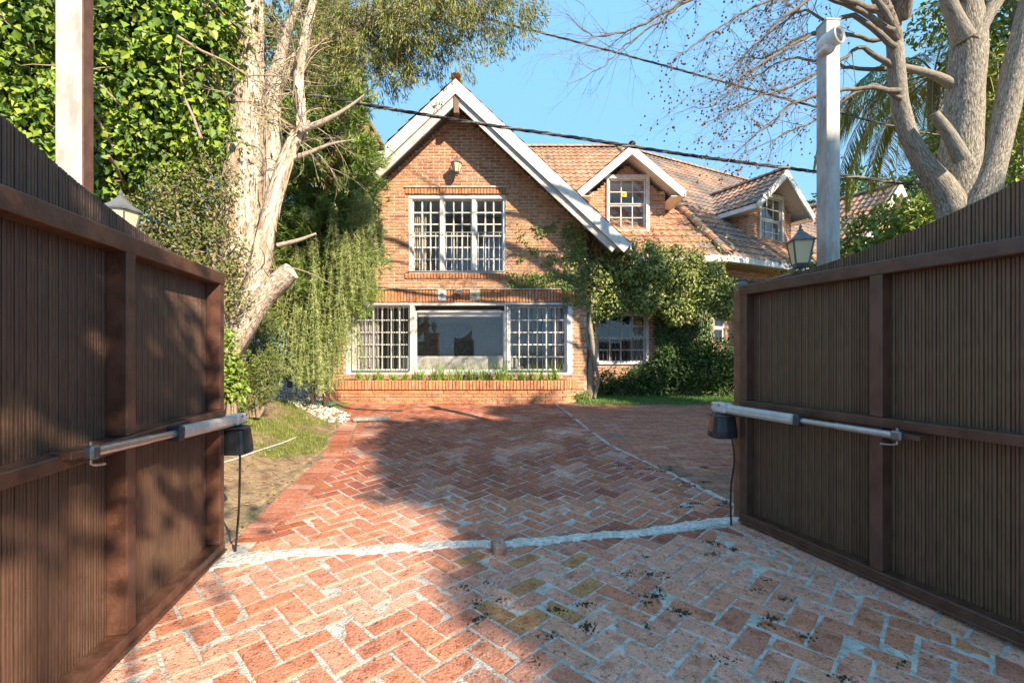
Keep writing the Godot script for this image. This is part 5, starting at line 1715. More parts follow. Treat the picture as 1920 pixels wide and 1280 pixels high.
func paperbark() -> void:
	var t := thing("paperbark_tree", "tall tree with flaking cream paper bark and several leaning stems", "tree")
	var bark := Color(0.66, 0.61, 0.555)
	var main := flaky(smooth([Vector4(-4.216, 0.264, -6.200, 0.400), Vector4(-4.085, 0.773, -6.200, 0.340), Vector4(-3.940, 1.645, -6.200, 0.300), Vector4(-3.794, 2.372, -6.200, 0.270), Vector4(-3.692, 3.244, -6.200, 0.285), Vector4(-3.671, 3.971, -6.200, 0.280), Vector4(-3.598, 4.843, -6.200, 0.215), Vector4(-3.562, 5.570, -6.200, 0.190), Vector4(-3.562, 6.297, -6.200, 0.170), Vector4(-3.634, 7.387, -6.200, 0.120)], 6))
	var second := flaky(smooth([Vector4(-3.693, 1.781, -6.000, 0.160), Vector4(-3.376, 2.450, -6.000, 0.150), Vector4(-3.236, 3.118, -6.000, 0.115), Vector4(-3.095, 3.681, -6.000, 0.105), Vector4(-2.919, 4.173, -6.000, 0.095), Vector4(-2.778, 4.489, -6.000, 0.075), Vector4(-2.814, 5.087, -6.000, 0.055), Vector4(-2.708, 5.720, -6.000, 0.045), Vector4(-2.532, 6.424, -6.000, 0.030)], 5))
	var third := flaky(smooth([Vector4(-3.759, 2.021, -6.350, 0.140), Vector4(-3.588, 2.542, -6.350, 0.120), Vector4(-3.409, 3.287, -6.350, 0.115), Vector4(-3.335, 4.180, -6.350, 0.120), Vector4(-3.335, 4.924, -6.350, 0.105), Vector4(-3.201, 5.371, -6.350, 0.090), Vector4(-2.866, 5.706, -6.350, 0.075), Vector4(-2.382, 5.907, -6.350, 0.055), Vector4(-1.787, 6.153, -6.350, 0.040), Vector4(-1.042, 6.398, -6.350, 0.030), Vector4(-0.447, 6.711, -6.350, 0.020)], 5))
	var stub := smooth([Vector4(-3.732, 1.500, -5.950, 0.200), Vector4(-3.292, 2.177, -5.950, 0.155), Vector4(-2.999, 2.477, -5.950, 0.150), Vector4(-2.888, 2.567, -5.950, 0.135)], 5)
	var dead := smooth([Vector4(-2.746, 4.370, -5.900, 0.045), Vector4(-2.421, 4.502, -5.900, 0.034), Vector4(-2.144, 4.661, -5.900, 0.022), Vector4(-1.916, 4.834, -5.900, 0.011)], 4)
	var dead2 := smooth([Vector4(-2.954, 4.032, -6.000, 0.045), Vector4(-2.708, 4.117, -6.000, 0.030), Vector4(-2.392, 4.243, -6.000, 0.018), Vector4(-2.096, 4.300, -6.000, 0.008)], 4)
	var arm := smooth([Vector4(-3.198, 2.954, -6.200, 0.035), Vector4(-2.907, 3.026, -6.200, 0.026), Vector4(-2.675, 3.114, -6.200, 0.016)], 3)
	var fork := smooth([Vector4(-3.501, 4.971, -6.300, 0.100), Vector4(-3.250, 5.488, -6.300, 0.075), Vector4(-3.065, 6.079, -6.300, 0.055), Vector4(-2.843, 6.670, -6.300, 0.040)], 4)
	for L in [main, second, third, stub]:
		for k in L.size(): L[k].w *= 0.88
	for q in [[main, "trunk", 20], [second, "stem", 14], [third, "stem", 14], [stub, "branch_stub", 14], [dead, "branch", 8], [dead2, "branch", 8], [arm, "branch", 8], [fork, "branch", 10]]:
		var mb := MB.new()
		mb.tube(q[0], q[2], bark, 0.16 if q[2] > 12 else 0.05, 0.55, 3.0)
		put(mb, q[1], M.paper_bark, t)
	# peeling strips of bark standing off the trunks
	var pe := MB.new()
	for k in 800:
		var src: Array = [main, main, main, second, third, third][rng.randi_range(0, 5)]
		var q := along(src, rng.randf())
		var out := Vector3(rnd(-1, 1), 0, rnd(-0.3, 1)).normalized()
		out = (out - q[1] * out.dot(q[1])).normalized()
		var side: Vector3 = q[1].cross(out)
		var w := rnd(0.008, 0.035)
		var l := rnd(0.15, 0.6)
		var p: Vector3 = q[0] + out * (q[2] * 1.02)
		var lift := rnd(0.01, 0.05)
		var c := vary(Color(0.62, 0.55, 0.48) if rng.randf() < 0.75 else Color(0.42, 0.30, 0.22), 0.15)
		var a: Vector3 = p - side * w + q[1] * l * 0.5
		var b: Vector3 = p + side * w + q[1] * l * 0.5
		var a2: Vector3 = p - side * w * 0.8 - q[1] * l * 0.2 + out * lift * 0.4
		var b2: Vector3 = p + side * w * 0.8 - q[1] * l * 0.2 + out * lift * 0.4
		var e: Vector3 = p - q[1] * l * 0.5 + out * lift + side * rnd(-0.02, 0.02)
		pe.quad(a2, b2, b, a, c)
		pe.tri(a2, e, b2, c)
	kind(put(pe, "peeling_bark", M.paper_bark, t), "stuff")
	# fine dry twigs and sparse narrow leaves in the top, hanging over to the right
	var tw := MB.new()
	var lf := MB.new()
	var ends: Array = []
	for k in 150:
		var src: Array = [third, second, fork, third, third][k % 5]
		var q := along(src, rnd(0.5, 1.0))
		twig(tw, q[0], (q[1] * 0.6 + rdir() * 0.8).normalized(), rnd(0.35, 0.9), 0.010, 2, Color(0.40, 0.33, 0.25), ends, Vector3(0.15, -0.25, 0.05), 3)
	var cols := [Color(0.24, 0.28, 0.055), Color(0.15, 0.19, 0.05), Color(0.30, 0.28, 0.09)]
	for e in ends:
		if rng.randf() > 0.7: continue
		for k in 6:
			mb_leaf(lf, e[0] + rdir() * 0.05, (e[1] + rdir() * 0.8 + Vector3.DOWN * 0.3).normalized(), 0.06, 0.011, cols[rng.randi_range(0, 2)])
	# the leafy sprays at the upper right
	var sprays: Array = []
	for c in [Vector3(-1.599, 5.970, -6.200), Vector3(-1.125, 6.037, -6.000), Vector3(-0.715, 6.256, -6.100), Vector3(-1.920, 5.917, -6.300), Vector3(-1.301, 5.826, -6.000), Vector3(-0.218, 6.501, -6.200), Vector3(-0.914, 6.459, -6.000), Vector3(-1.781, 5.701, -6.200), Vector3(-2.026, 6.339, -6.400), Vector3(0.073, 6.530, -6.200), Vector3(-2.363, 6.264, -6.300), Vector3(-0.536, 6.184, -6.100), Vector3(-1.744, 6.334, -6.200), Vector3(-1.359, 6.327, -6.100), Vector3(-2.181, 5.970, -6.200), Vector3(-1.466, 5.683, -6.100)]:
		sprays.append(c)
	var se: Array = []
	for c in sprays:
		var root: Array = along(third, rnd(0.72, 0.95))
		var mid: Vector3 = root[0].lerp(c, 0.6) + Vector3(0, 0.15, 0)
		tw.tube(smooth([v4(root[0], 0.02), v4(mid, 0.012), v4(c, 0.006)], 4), 5, Color(0.38, 0.31, 0.24))
		for k in 13:
			twig(tw, c + rdir() * 0.25, (rdir() + Vector3.DOWN * 0.5 + Vector3(0.3, 0, 0)).normalized(), rnd(0.25, 0.5), 0.005, 2, Color(0.36, 0.29, 0.2), se, Vector3(0.1, -0.5, 0), 3)
	for e in se:
		for k in 8:
			mb_leaf(lf, e[0] + rdir() * 0.05, (e[1] + rdir() * 0.7 + Vector3.DOWN * 0.4).normalized(), 0.075, 0.014, cols[rng.randi_range(0, 2)])
	kind(put(tw, "twigs", M.twig, t), "stuff")
	kind(put(lf, "crown", M.leaf, t), "stuff")
	# ivy climbing the foot
	var iv := thing("trunk_ivy", "ivy with small mottled leaves climbing the foot of the paperbark trunk", "ivy")
	var im := MB.new()
	for k in 2600:
		var q := along(main, rnd(0.02, 0.42))
		var out := Vector3(rnd(-1, 1), rnd(-0.2, 0.2), rnd(-0.4, 1)).normalized()
		var p: Vector3 = q[0] + out * q[2] * rnd(1.02, 1.25)
		if p.y > 2.75 - 0.5 * rng.randf(): continue
		var c := Color(0.10, 0.17, 0.03) if rng.randf() < 0.65 else Color(0.30, 0.26, 0.17)
		im.leaf(p, (rdir() + Vector3.DOWN).normalized(), out, rnd(0.035, 0.07), rnd(0.03, 0.06), 0.15, vary(c, 0.3))
	put(im, "leaves", M.leaf, iv)

func mb_leaf(mb: MB, p: Vector3, d: Vector3, l: float, w: float, col: Color) -> void:
	mb.leaf(p, d, rdir(), l * rnd(0.7, 1.2), w, 0.05, vary(col, 0.3))

func heart_leaf() -> ArrayMesh:
	var mb := MB.new()
	var o := [Vector2(0, 0), Vector2(0.28, -0.10), Vector2(0.50, 0.12), Vector2(0.44, 0.42), Vector2(0.22, 0.72), Vector2(0, 1.0), Vector2(-0.22, 0.72), Vector2(-0.44, 0.42), Vector2(-0.50, 0.12), Vector2(-0.28, -0.10)]
	for k in 10:
		var a: Vector2 = o[k]
		var b: Vector2 = o[(k + 1) % 10]
		mb.tri(Vector3(0, 0.02, -0.4), Vector3(a.x, absf(a.x) * 0.22, -a.y), Vector3(b.x, absf(b.x) * 0.22, -b.y), Color.WHITE)
	return mb.mesh()

func ivy_tree() -> void:
	var t := thing("ivy_covered_tree", "tree smothered in bright green heart-shaped leaves above the left gate leaf", "tree")
	var tr := MB.new()
	tr.tube(smooth([Vector4(-5.880, 0.107, -6.600, 0.280), Vector4(-5.958, 1.964, -6.600, 0.240), Vector4(-5.803, 3.512, -6.600, 0.200), Vector4(-5.958, 5.059, -6.600, 0.170), Vector4(-5.726, 6.607, -6.600, 0.130), Vector4(-5.803, 7.767, -6.600, 0.100)]), 12, Color(0.35, 0.28, 0.22), 0.1)
	put(tr, "trunk", M.grey_bark, t)
	var br := MB.new()
	var ends: Array = []
	for k in 40:
		twig(br, Vector3(rnd(-6.2, -3.6), rnd(2.6, 6.5), rnd(-6.4, -5.2)), rdir(), rnd(0.5, 1.1), 0.02, 1, Color(0.34, 0.25, 0.18), ends)
	kind(put(br, "branches", M.twig, t), "stuff")
	var lumps: Array = [Vector4(-5.983, 4.889, -5.900, 0.500), Vector4(-5.015, 5.166, -5.900, 0.480), Vector4(-4.358, 4.958, -5.900, 0.420), Vector4(-6.502, 4.682, -5.900, 0.500), Vector4(-5.672, 4.059, -5.900, 0.400), Vector4(-4.807, 4.267, -5.900, 0.400), Vector4(-4.219, 5.788, -5.900, 0.450), Vector4(-6.018, 5.927, -5.900, 0.500), Vector4(-5.153, 6.134, -5.900, 0.450), Vector4(-6.363, 5.304, -5.900, 0.950), Vector4(-5.603, 5.788, -5.900, 0.900), Vector4(-4.773, 5.650, -5.900, 0.850), Vector4(-4.081, 5.304, -5.900, 0.620), Vector4(-6.225, 4.267, -5.900, 0.850), Vector4(-5.395, 4.682, -5.900, 0.800), Vector4(-4.565, 4.613, -5.900, 0.720), Vector4(-3.943, 4.336, -5.900, 0.450), Vector4(-5.879, 6.618, -5.900, 0.900), Vector4(-4.565, 6.549, -5.900, 0.850), Vector4(-3.873, 5.927, -5.900, 0.500), Vector4(-5.084, 3.990, -5.900, 0.500), Vector4(-4.358, 3.990, -5.900, 0.450), Vector4(-6.433, 6.273, -5.900, 0.800), Vector4(-7.470, 5.028, -5.900, 1.000), Vector4(-7.332, 6.411, -5.900, 1.000), Vector4(-7.055, 3.783, -5.900, 0.800), Vector4(-5.395, 3.506, -5.900, 0.400)]
	var cols := [Color(0.20, 0.31, 0.03), Color(0.15, 0.26, 0.03), Color(0.25, 0.34, 0.035), Color(0.10, 0.19, 0.035), Color(0.08, 0.15, 0.03), Color(0.22, 0.30, 0.03)]
	var mb := MB.new()
	crown(mb, lumps, 36000, 0.088, 0.075, cols, 0.9, 0.6)
	# the leaves that show largest, one by one
	var hm := heart_leaf()
	var mats: Array = []
	for k in 8:
		var m: StandardMaterial3D = M.leaf.duplicate()
		m.vertex_color_use_as_albedo = false
		m.albedo_color = vary(cols[k % 6], 0.25).linear_to_srgb()
		mats.append(m)
	for k in 300:
		var q: Vector4 = lumps[rng.randi_range(0, 12)]
		var d := (rdir() * 0.8 + Vector3(0.35, 0.05, 0.9)).normalized()
		var p := v3(q) + d * q.w * rnd(0.98, 1.06)
		var dir := (Vector3.DOWN * 0.9 + rdir() * 0.6 + d * 0.3).normalized()
		var up := (d + Vector3.UP * 0.6 + rdir() * 0.4).normalized()
		var x := dir.cross(up).normalized()
		add(hm, "leaf", mats[rng.randi_range(0, 7)], t, Transform3D(Basis(x, x.cross(-dir) * -1.0, -dir) * Basis.from_scale(Vector3.ONE * rnd(0.085, 0.125)), p))
	put(mb, "crown", M.leaf, t)

func conifer() -> void:
	var t := thing("conifer", "dark green conifer between the paperbark tree and the front gable", "tree")
	var base := Vector3(-3.734, gy(-3.734, 9.1), -9.1)
	var tr := MB.new()
	tr.tube(smooth([v4(base - Vector3(0, 0.1, 0), 0.06), v4(base + Vector3(0.03, 3, 0), 0.06), v4(base + Vector3(0, 6.5, 0), 0.06), v4(base + Vector3(0, 8.6, 0), 0.02)]), 10, Color(0.13, 0.09, 0.065), 0.08)
	put(tr, "trunk", M.grey_bark, t)
	var nd := MB.new()
	var bm := MB.new()
	for k in 640:
		var y := rnd(1.9, 8.8)
		var a := rnd(0, TAU)
		var L := 1.12 * (1.0 - pow(maxf(0.0, (y - 4.5) / 4.6), 1.5)) * rnd(0.65, 1.1)
		if L < 0.1: continue
		var d := Vector3(cos(a), rnd(-0.35, 0.35), sin(a)).normalized()
		var p := base + Vector3(0, y, 0)
		bm.tube([v4(p, 0.014), v4(p + d * L * 0.6 + Vector3(0, -0.05, 0), 0.009), v4(p + d * L, 0.004)], 4, Color(0.28, 0.18, 0.12))
		var dry := rng.randf() < 0.13
		for j in 34:
			var s := rnd(0.3, 1.05)
			var c := p + d * L * s + rdir() * 0.11
			var td := (d * 0.8 + rdir() * 0.8 + Vector3(0, 0.25, 0)).normalized()
			var col := vary(Color(0.22, 0.13, 0.06) if dry and s < 0.75 else [Color(0.19, 0.30, 0.06), Color(0.12, 0.21, 0.05), Color(0.27, 0.36, 0.07)][j % 3], 0.25)
			tuft(nd, c, td, 0.17, 8, col)
	kind(put(bm, "branches", M.twig, t), "stuff")
	put(nd, "crown", M.needle, t)

func tuft(mb: MB, p: Vector3, d: Vector3, l: float, n: int, col: Color) -> void:
	for k in n:
		var q := (d + rdir() * 0.55).normalized()
		var s := q.cross(rdir()).normalized() * l * 0.055
		var o := p + d * l * rnd(-0.4, 0.4)
		mb.tri(o - s, o + s, o + q * l * rnd(0.6, 1.1), col)

func weeping_tree() -> void:
	var t := thing("weeping_tree", "pale green weeping tree with long hanging strands beside the planter", "tree")
	var base := Vector3(-3.913, gy(-3.913, 8.9), -8.9)
	var tr := MB.new()
	tr.tube(smooth([v4(base - Vector3(0, 0.1, 0), 0.045), v4(base + Vector3(0.05, 1.2, 0), 0.045), v4(base + Vector3(-0.02, 2.4, 0.05), 0.06), v4(base + Vector3(0.05, 3.2, 0), 0.03)]), 9, Color(0.10, 0.07, 0.05), 0.1)
	put(tr, "trunk", M.grey_bark, t)
	var st := MB.new()
	var lf := MB.new()
	var heads: Array = []
	for k in 62: heads.append([rng.randf(), rnd(-0.5, 0.45), rnd(-0.5, 0.35), rnd(0.0, 1.0)])
	for k in 620:
		# strands start on arching boughs and fall in bunches
		var hd: Array = heads[k % 62]
		var px: float = hd[0] + rnd(-0.03, 0.03)
		if px > 0.20 and px < 0.33 and hd[3] < 0.8: continue
		var x := lerpf(-4.713, -2.571, px)
		var z: float = -8.5 + hd[1] + rnd(-0.06, 0.06)
		var top: float = lerpf(3.094, 4.141, px) + hd[2] + rnd(-0.1, 0.1)
		var low: float = lookup([0.0, 0.2, 0.33, 0.45, 0.64, 0.72, 1.0], [2.098, 1.600, 0.982, 0.683, 0.753, 1.600, 3.094], px) + 0.5 * pow(hd[3], 2.0) + rnd(0.0, 0.3)
		if top - low < 0.3: continue
		var pts: Array = [v4(Vector3(x, top, z), 0.006)]
		var p := Vector3(x, top, z)
		var n := int((top - low) / 0.16) + 2
		var dx := Vector3(rnd(-0.02, 0.02), 0, rnd(-0.02, 0.02))
		for i in n:
			p += Vector3(0, -(top - low) / n, 0) + dx + rdir() * 0.012
			pts.append(v4(p, lerpf(0.005, 0.0015, float(i) / n)))
		st.tube(pts, 3, Color(0.26, 0.25, 0.11))
		var col: Color = [Color(0.30, 0.37, 0.13), Color(0.24, 0.32, 0.09), Color(0.36, 0.41, 0.16)][k % 3]
		for i in n * 16:
			var q := along(pts, rng.randf())
			var d := (rdir() + Vector3.DOWN * 0.5).normalized()
			var s := d.cross(rdir()).normalized() * 0.0055
			var o: Vector3 = q[0]
			lf.tri(o - s, o + s, o + d * rnd(0.05, 0.11), vary(col, 0.3))
	# boughs
	for k in 26:
		var tip := Vector3(lerpf(-4.783, -2.531, rng.randf()), 0, -8.5 + rnd(-0.5, 0.5))
		tip.y = lerpf(3.294, 4.191, (tip.x + 4.7) / 2.1) + rnd(-0.3, 0.3)
		var a := base + Vector3(0.02, rnd(1.9, 3.1), 0)
		var pts := smooth([v4(a, 0.025), v4(a.lerp(tip, 0.55) + Vector3(0, 0.3, 0), 0.015), v4(tip, 0.008), v4(tip + (tip - a).normalized() * 0.2 + Vector3(0, -0.25, 0), 0.003)], 5)
		st.tube(pts, 5, Color(0.30, 0.23, 0.16))
		for j in 420:
			var q := along(pts, rnd(0.35, 1.0))
			var d: Vector3 = (rdir() + q[1] * 0.6).normalized()
			var s := d.cross(rdir()).normalized() * 0.004
			var o: Vector3 = q[0] + rdir() * 0.1
			lf.tri(o - s, o + s, o + d * rnd(0.05, 0.1), vary(Color(0.19, 0.26, 0.08), 0.3))
	kind(put(st, "strands", M.twig, t), "stuff")
	put(lf, "crown", M.needle, t)

func shrub(called: String, label: String, category: String, lumps: Array, count: int, l: float, w: float, cols: Array, foot: Vector3, group := "", hang := 0.3, depth := 0.5) -> Node3D:
	var t := thing(called, label, category, Vector3.ZERO, group)
	var st := MB.new()
	var ends: Array = []
	for q in lumps:
		var c := v3(q)
		var f := Vector3(lerpf(foot.x, c.x, 0.4), foot.y - 0.05, lerpf(foot.z, c.z, 0.4))
		st.tube(smooth([v4(f, 0.03 + q.w * 0.02), v4(f.lerp(c, 0.5) + rdir() * 0.1, 0.025), v4(c, 0.012)], 3), 6, Color(0.28, 0.21, 0.15))
		for k in 4: twig(st, c, rdir(), q.w * 0.9, 0.010, 1, Color(0.30, 0.23, 0.16), ends)
	kind(put(st, "stems", M.twig, t), "stuff")
	var mb := MB.new()
	crown(mb, lumps, count, l, w, cols, hang, depth)
	put(mb, "foliage", M.leaf, t)
	return t

func left_hedges() -> void:
	var dark := [Color(0.055, 0.10, 0.025), Color(0.08, 0.14, 0.03), Color(0.04, 0.08, 0.02)]
	var mid := [Color(0.12, 0.17, 0.035), Color(0.17, 0.20, 0.05), Color(0.20, 0.17, 0.08)]
	shrub("tangled_shrub", "tangled dry shrub with small leaves between the lantern and the paperbark trunk", "shrub", [Vector4(-4.333, 3.076, -5.600, 0.420), Vector4(-3.939, 3.207, -5.600, 0.400), Vector4(-3.676, 2.747, -5.600, 0.420), Vector4(-4.202, 2.616, -5.600, 0.400), Vector4(-4.530, 2.682, -5.600, 0.350), Vector4(-3.808, 2.288, -5.600, 0.350), Vector4(-3.545, 2.157, -5.600, 0.300), Vector4(-4.136, 3.535, -5.600, 0.320), Vector4(-3.676, 3.601, -5.600, 0.320)], 9000, 0.045, 0.026, mid, Vector3(-3.9, 0.3, -5.6))
	shrub("leafy_shrub", "low bright green shrub against the left hinge post at the trunk foot", "shrub", [Vector4(-3.383, 1.622, -5.200, 0.220), Vector4(-3.261, 1.317, -5.200, 0.200), Vector4(-3.292, 1.134, -5.200, 0.200), Vector4(-3.170, 1.073, -5.200, 0.140)], 1500, 0.055, 0.04, [Color(0.16, 0.26, 0.03), Color(0.22, 0.30, 0.04)], Vector3(-3.3, 0.45, -5.2))
	shrub("feathery_shrub", "feathery olive shrub below the cut branch stub", "shrub", [Vector4(-4.021, 1.582, -7.000, 0.350), Vector4(-4.185, 1.254, -7.000, 0.300), Vector4(-3.775, 1.254, -7.000, 0.260), Vector4(-3.939, 1.910, -7.000, 0.300), Vector4(-4.267, 1.008, -7.000, 0.250), Vector4(-4.021, 0.843, -7.000, 0.250), Vector4(-3.775, 0.967, -7.000, 0.180), Vector4(-4.349, 0.720, -7.000, 0.220)], 11000, 0.07, 0.012, [Color(0.18, 0.22, 0.06), Color(0.13, 0.18, 0.05)], Vector3(-4.0, 0.55, -7.0))
	shrub("tall_hedge", "dark hedge closing the garden behind the weeping tree", "hedge", [Vector4(-8.403, 1.800, -12.800, 1.100), Vector4(-7.203, 1.800, -12.800, 1.000), Vector4(-6.152, 1.650, -12.800, 1.000), Vector4(-7.953, 3.001, -12.800, 1.100), Vector4(-6.603, 2.851, -12.800, 1.000), Vector4(-5.552, 2.550, -12.800, 0.900), Vector4(-8.703, 4.201, -12.800, 1.200), Vector4(-7.353, 4.351, -12.800, 1.100), Vector4(-6.002, 4.201, -12.800, 1.000), Vector4(-9.304, 2.400, -12.800, 1.200), Vector4(-5.102, 2.100, -12.800, 0.700)], 16000, 0.12, 0.07, dark, Vector3(-6.5, 0.5, -12.8), "", 0.4, 0.6)
	shrub("background_tree", "broad dark tree crown behind the ivy-covered tree", "tree", [Vector4(-11.079, 5.562, -10.500, 1.600), Vector4(-9.601, 5.931, -10.500, 1.600), Vector4(-8.124, 5.562, -10.500, 1.500), Vector4(-6.893, 5.316, -10.500, 1.200), Vector4(-10.340, 4.085, -10.500, 1.600), Vector4(-8.617, 3.962, -10.500, 1.600), Vector4(-7.263, 3.470, -10.500, 1.300), Vector4(-11.571, 3.716, -10.500, 1.500), Vector4(-11.079, 7.409, -10.500, 1.600), Vector4(-8.863, 7.655, -10.500, 1.600), Vector4(-7.140, 7.162, -10.500, 1.300), Vector4(-9.971, 9.132, -10.500, 1.700), Vector4(-7.755, 9.255, -10.500, 1.600), Vector4(-5.909, 6.424, -10.500, 1.000), Vector4(-5.662, 8.147, -10.500, 1.100), Vector4(-6.032, 9.624, -10.500, 1.200)], 26000, 0.16, 0.10, dark, Vector3(-8.5, 0.4, -10.5), "", 0.5, 0.6)

func bare_tree() -> void:
	var t := thing("bare_tree", "leafless grey tree with thick stems and dangling brown seed balls above the right gate leaf", "tree")
	var bark := Color(0.46, 0.42, 0.37)
	var left := smooth([Vector4(6.363, 0.128, -6.500, 0.300), Vector4(6.340, 2.719, -6.500, 0.280), Vector4(6.287, 3.481, -6.500, 0.250), Vector4(6.134, 3.862, -6.500, 0.220), Vector4(5.906, 4.167, -6.500, 0.175), Vector4(5.677, 4.586, -6.500, 0.150), Vector4(5.563, 5.005, -6.500, 0.142), Vector4(5.502, 5.539, -6.500, 0.138), Vector4(5.448, 6.072, -6.500, 0.132), Vector4(5.395, 6.529, -6.500, 0.120), Vector4(5.258, 7.444, -6.500, 0.080)], 5)
	var mid := smooth([Vector4(6.499, 0.069, -6.600, 0.420), Vector4(6.499, 2.738, -6.600, 0.380), Vector4(6.499, 4.053, -6.600, 0.330), Vector4(6.561, 4.904, -6.600, 0.300), Vector4(6.615, 5.678, -6.600, 0.290), Vector4(6.615, 6.127, -6.600, 0.280), Vector4(6.592, 6.607, -6.600, 0.220), Vector4(6.499, 7.535, -6.600, 0.150)], 5)
	var right := smooth([Vector4(6.392, 0.112, -6.400, 0.360), Vector4(6.438, 2.700, -6.400, 0.340), Vector4(6.528, 3.451, -6.400, 0.300), Vector4(6.738, 4.051, -6.400, 0.220), Vector4(6.940, 4.801, -6.400, 0.195), Vector4(7.090, 5.477, -6.400, 0.195), Vector4(7.240, 6.152, -6.400, 0.190), Vector4(7.503, 7.052, -6.400, 0.150)], 5)
	var stub := smooth([Vector4(6.149, 4.117, -6.200, 0.130), Vector4(5.960, 4.466, -6.200, 0.105), Vector4(5.757, 4.756, -6.200, 0.072)], 5)
	var f1 := smooth([Vector4(6.492, 5.958, -6.500, 0.170), Vector4(6.325, 6.301, -6.500, 0.140), Vector4(6.188, 6.682, -6.500, 0.120), Vector4(6.020, 7.444, -6.500, 0.080)], 4)
	var f2 := smooth([Vector4(6.553, 5.920, -6.500, 0.160), Vector4(6.782, 6.301, -6.500, 0.125), Vector4(7.011, 6.682, -6.500, 0.110), Vector4(7.315, 7.444, -6.500, 0.070)], 4)
	var b1 := smooth([Vector4(6.499, 5.330, -6.600, 0.100), Vector4(6.113, 5.523, -6.600, 0.075), Vector4(5.648, 5.640, -6.600, 0.060)], 4)
	for L in [mid, left, right, stub, f1, f2, b1]:
		for k in L.size(): L[k].w *= 0.74
	for q in [[mid, "trunk", 20], [left, "stem", 16], [right, "stem", 16], [stub, "broken_branch", 12], [f1, "branch", 12], [f2, "branch", 12], [b1, "branch", 9]]:
		var mb := MB.new()
		mb.tube(q[0], q[2], bark, 0.09, 0.5, 4.0)
		put(mb, q[1], M.grey_bark, t)
	# the long branches over the drive
	var longs := [
		[Vector4(5.146, 6.152, -6.200, 0.075), Vector4(4.725, 6.225, -6.200, 0.060), Vector4(4.361, 6.443, -6.200, 0.050), Vector4(3.489, 6.443, -6.200, 0.040), Vector4(2.689, 6.370, -6.200, 0.032), Vector4(2.319, 6.268, -6.200, 0.026), Vector4(1.715, 5.934, -6.200, 0.020), Vector4(1.265, 5.803, -6.200, 0.014), Vector4(1.047, 5.839, -6.200, 0.009), Vector4(0.727, 6.123, -6.200, 0.004)],
		[Vector4(4.572, 6.086, -6.000, 0.050), Vector4(3.798, 6.353, -6.000, 0.035), Vector4(3.095, 6.318, -6.000, 0.030), Vector4(2.349, 6.142, -6.000, 0.022), Vector4(2.012, 5.910, -6.000, 0.018), Vector4(1.625, 5.650, -6.000, 0.014), Vector4(1.379, 5.432, -6.000, 0.011), Vector4(1.132, 5.221, -6.000, 0.008), Vector4(0.746, 5.038, -6.000, 0.004)],
		[Vector4(5.113, 5.791, -6.100, 0.050), Vector4(4.577, 6.113, -6.100, 0.040), Vector4(4.005, 6.327, -6.100, 0.030), Vector4(3.433, 6.220, -6.100, 0.022), Vector4(2.953, 5.955, -6.100, 0.016), Vector4(2.667, 5.784, -6.100, 0.013), Vector4(2.389, 5.562, -6.100, 0.009), Vector4(2.245, 5.498, -6.100, 0.005)],
		[Vector4(5.318, 5.710, -6.300, 0.055), Vector4(4.727, 6.153, -6.300, 0.040), Vector4(4.358, 6.005, -6.300, 0.030), Vector4(3.841, 5.732, -6.300, 0.024), Vector4(3.405, 5.451, -6.300, 0.020), Vector4(3.132, 5.215, -6.300, 0.015), Vector4(2.836, 4.920, -6.300, 0.010), Vector4(2.452, 4.875, -6.300, 0.006), Vector4(2.142, 4.750, -6.300, 0.003)],
		[Vector4(5.532, 5.501, -6.500, 0.060), Vector4(5.029, 5.843, -6.500, 0.035), Vector4(4.725, 5.691, -6.500, 0.030), Vector4(3.962, 5.295, -6.500, 0.024), Vector4(3.513, 5.142, -6.500, 0.018), Vector4(3.063, 4.929, -6.500, 0.012), Vector4(2.675, 4.716, -6.500, 0.005)],
		[Vector4(5.291, 5.062, -6.200, 0.055), Vector4(4.797, 5.098, -6.200, 0.035), Vector4(4.361, 5.047, -6.200, 0.030), Vector4(3.780, 4.865, -6.200, 0.022), Vector4(3.554, 4.611, -6.200, 0.016), Vector4(3.271, 4.422, -6.200, 0.010), Vector4(2.835, 3.971, -6.200, 0.004)],
		[Vector4(5.734, 5.663, -6.700, 0.050), Vector4(5.184, 5.663, -6.700, 0.035), Vector4(4.713, 5.742, -6.700, 0.026), Vector4(4.084, 5.820, -6.700, 0.020), Vector4(3.613, 5.584, -6.700, 0.012), Vector4(3.299, 5.506, -6.700, 0.005)],
		[Vector4(5.873, 6.353, -6.900, 0.050), Vector4(5.501, 6.232, -6.900, 0.040), Vector4(4.934, 6.353, -6.900, 0.030), Vector4(4.368, 6.273, -6.900, 0.022), Vector4(3.802, 5.949, -6.900, 0.014), Vector4(3.559, 6.030, -6.900, 0.006)],
		[Vector4(5.477, 5.064, -6.400, 0.050), Vector4(5.102, 5.251, -6.400, 0.030), Vector4(4.652, 5.026, -6.400, 0.024), Vector4(4.202, 4.726, -6.400, 0.018), Vector4(3.826, 4.576, -6.400, 0.012), Vector4(3.601, 4.389, -6.400, 0.005)],
		[Vector4(5.008, 5.861, -6.000, 0.050), Vector4(4.502, 6.424, -6.000, 0.035), Vector4(3.798, 6.072, -6.000, 0.028), Vector4(3.376, 5.720, -6.000, 0.020), Vector4(3.095, 5.439, -6.000, 0.012), Vector4(2.884, 5.228, -6.000, 0.005)],
		[Vector4(4.924, 6.506, -7.000, 0.030), Vector4(4.513, 6.752, -7.000, 0.020), Vector4(4.185, 6.588, -7.000, 0.014), Vector4(3.775, 6.260, -7.000, 0.007)],
		[Vector4(6.577, 6.297, -6.600, 0.060), Vector4(5.726, 7.071, -6.600, 0.050), Vector4(4.642, 7.226, -6.600, 0.040), Vector4(3.404, 7.071, -6.600, 0.030), Vector4(2.631, 6.916, -6.600, 0.020), Vector4(2.166, 6.684, -6.600, 0.008)]]
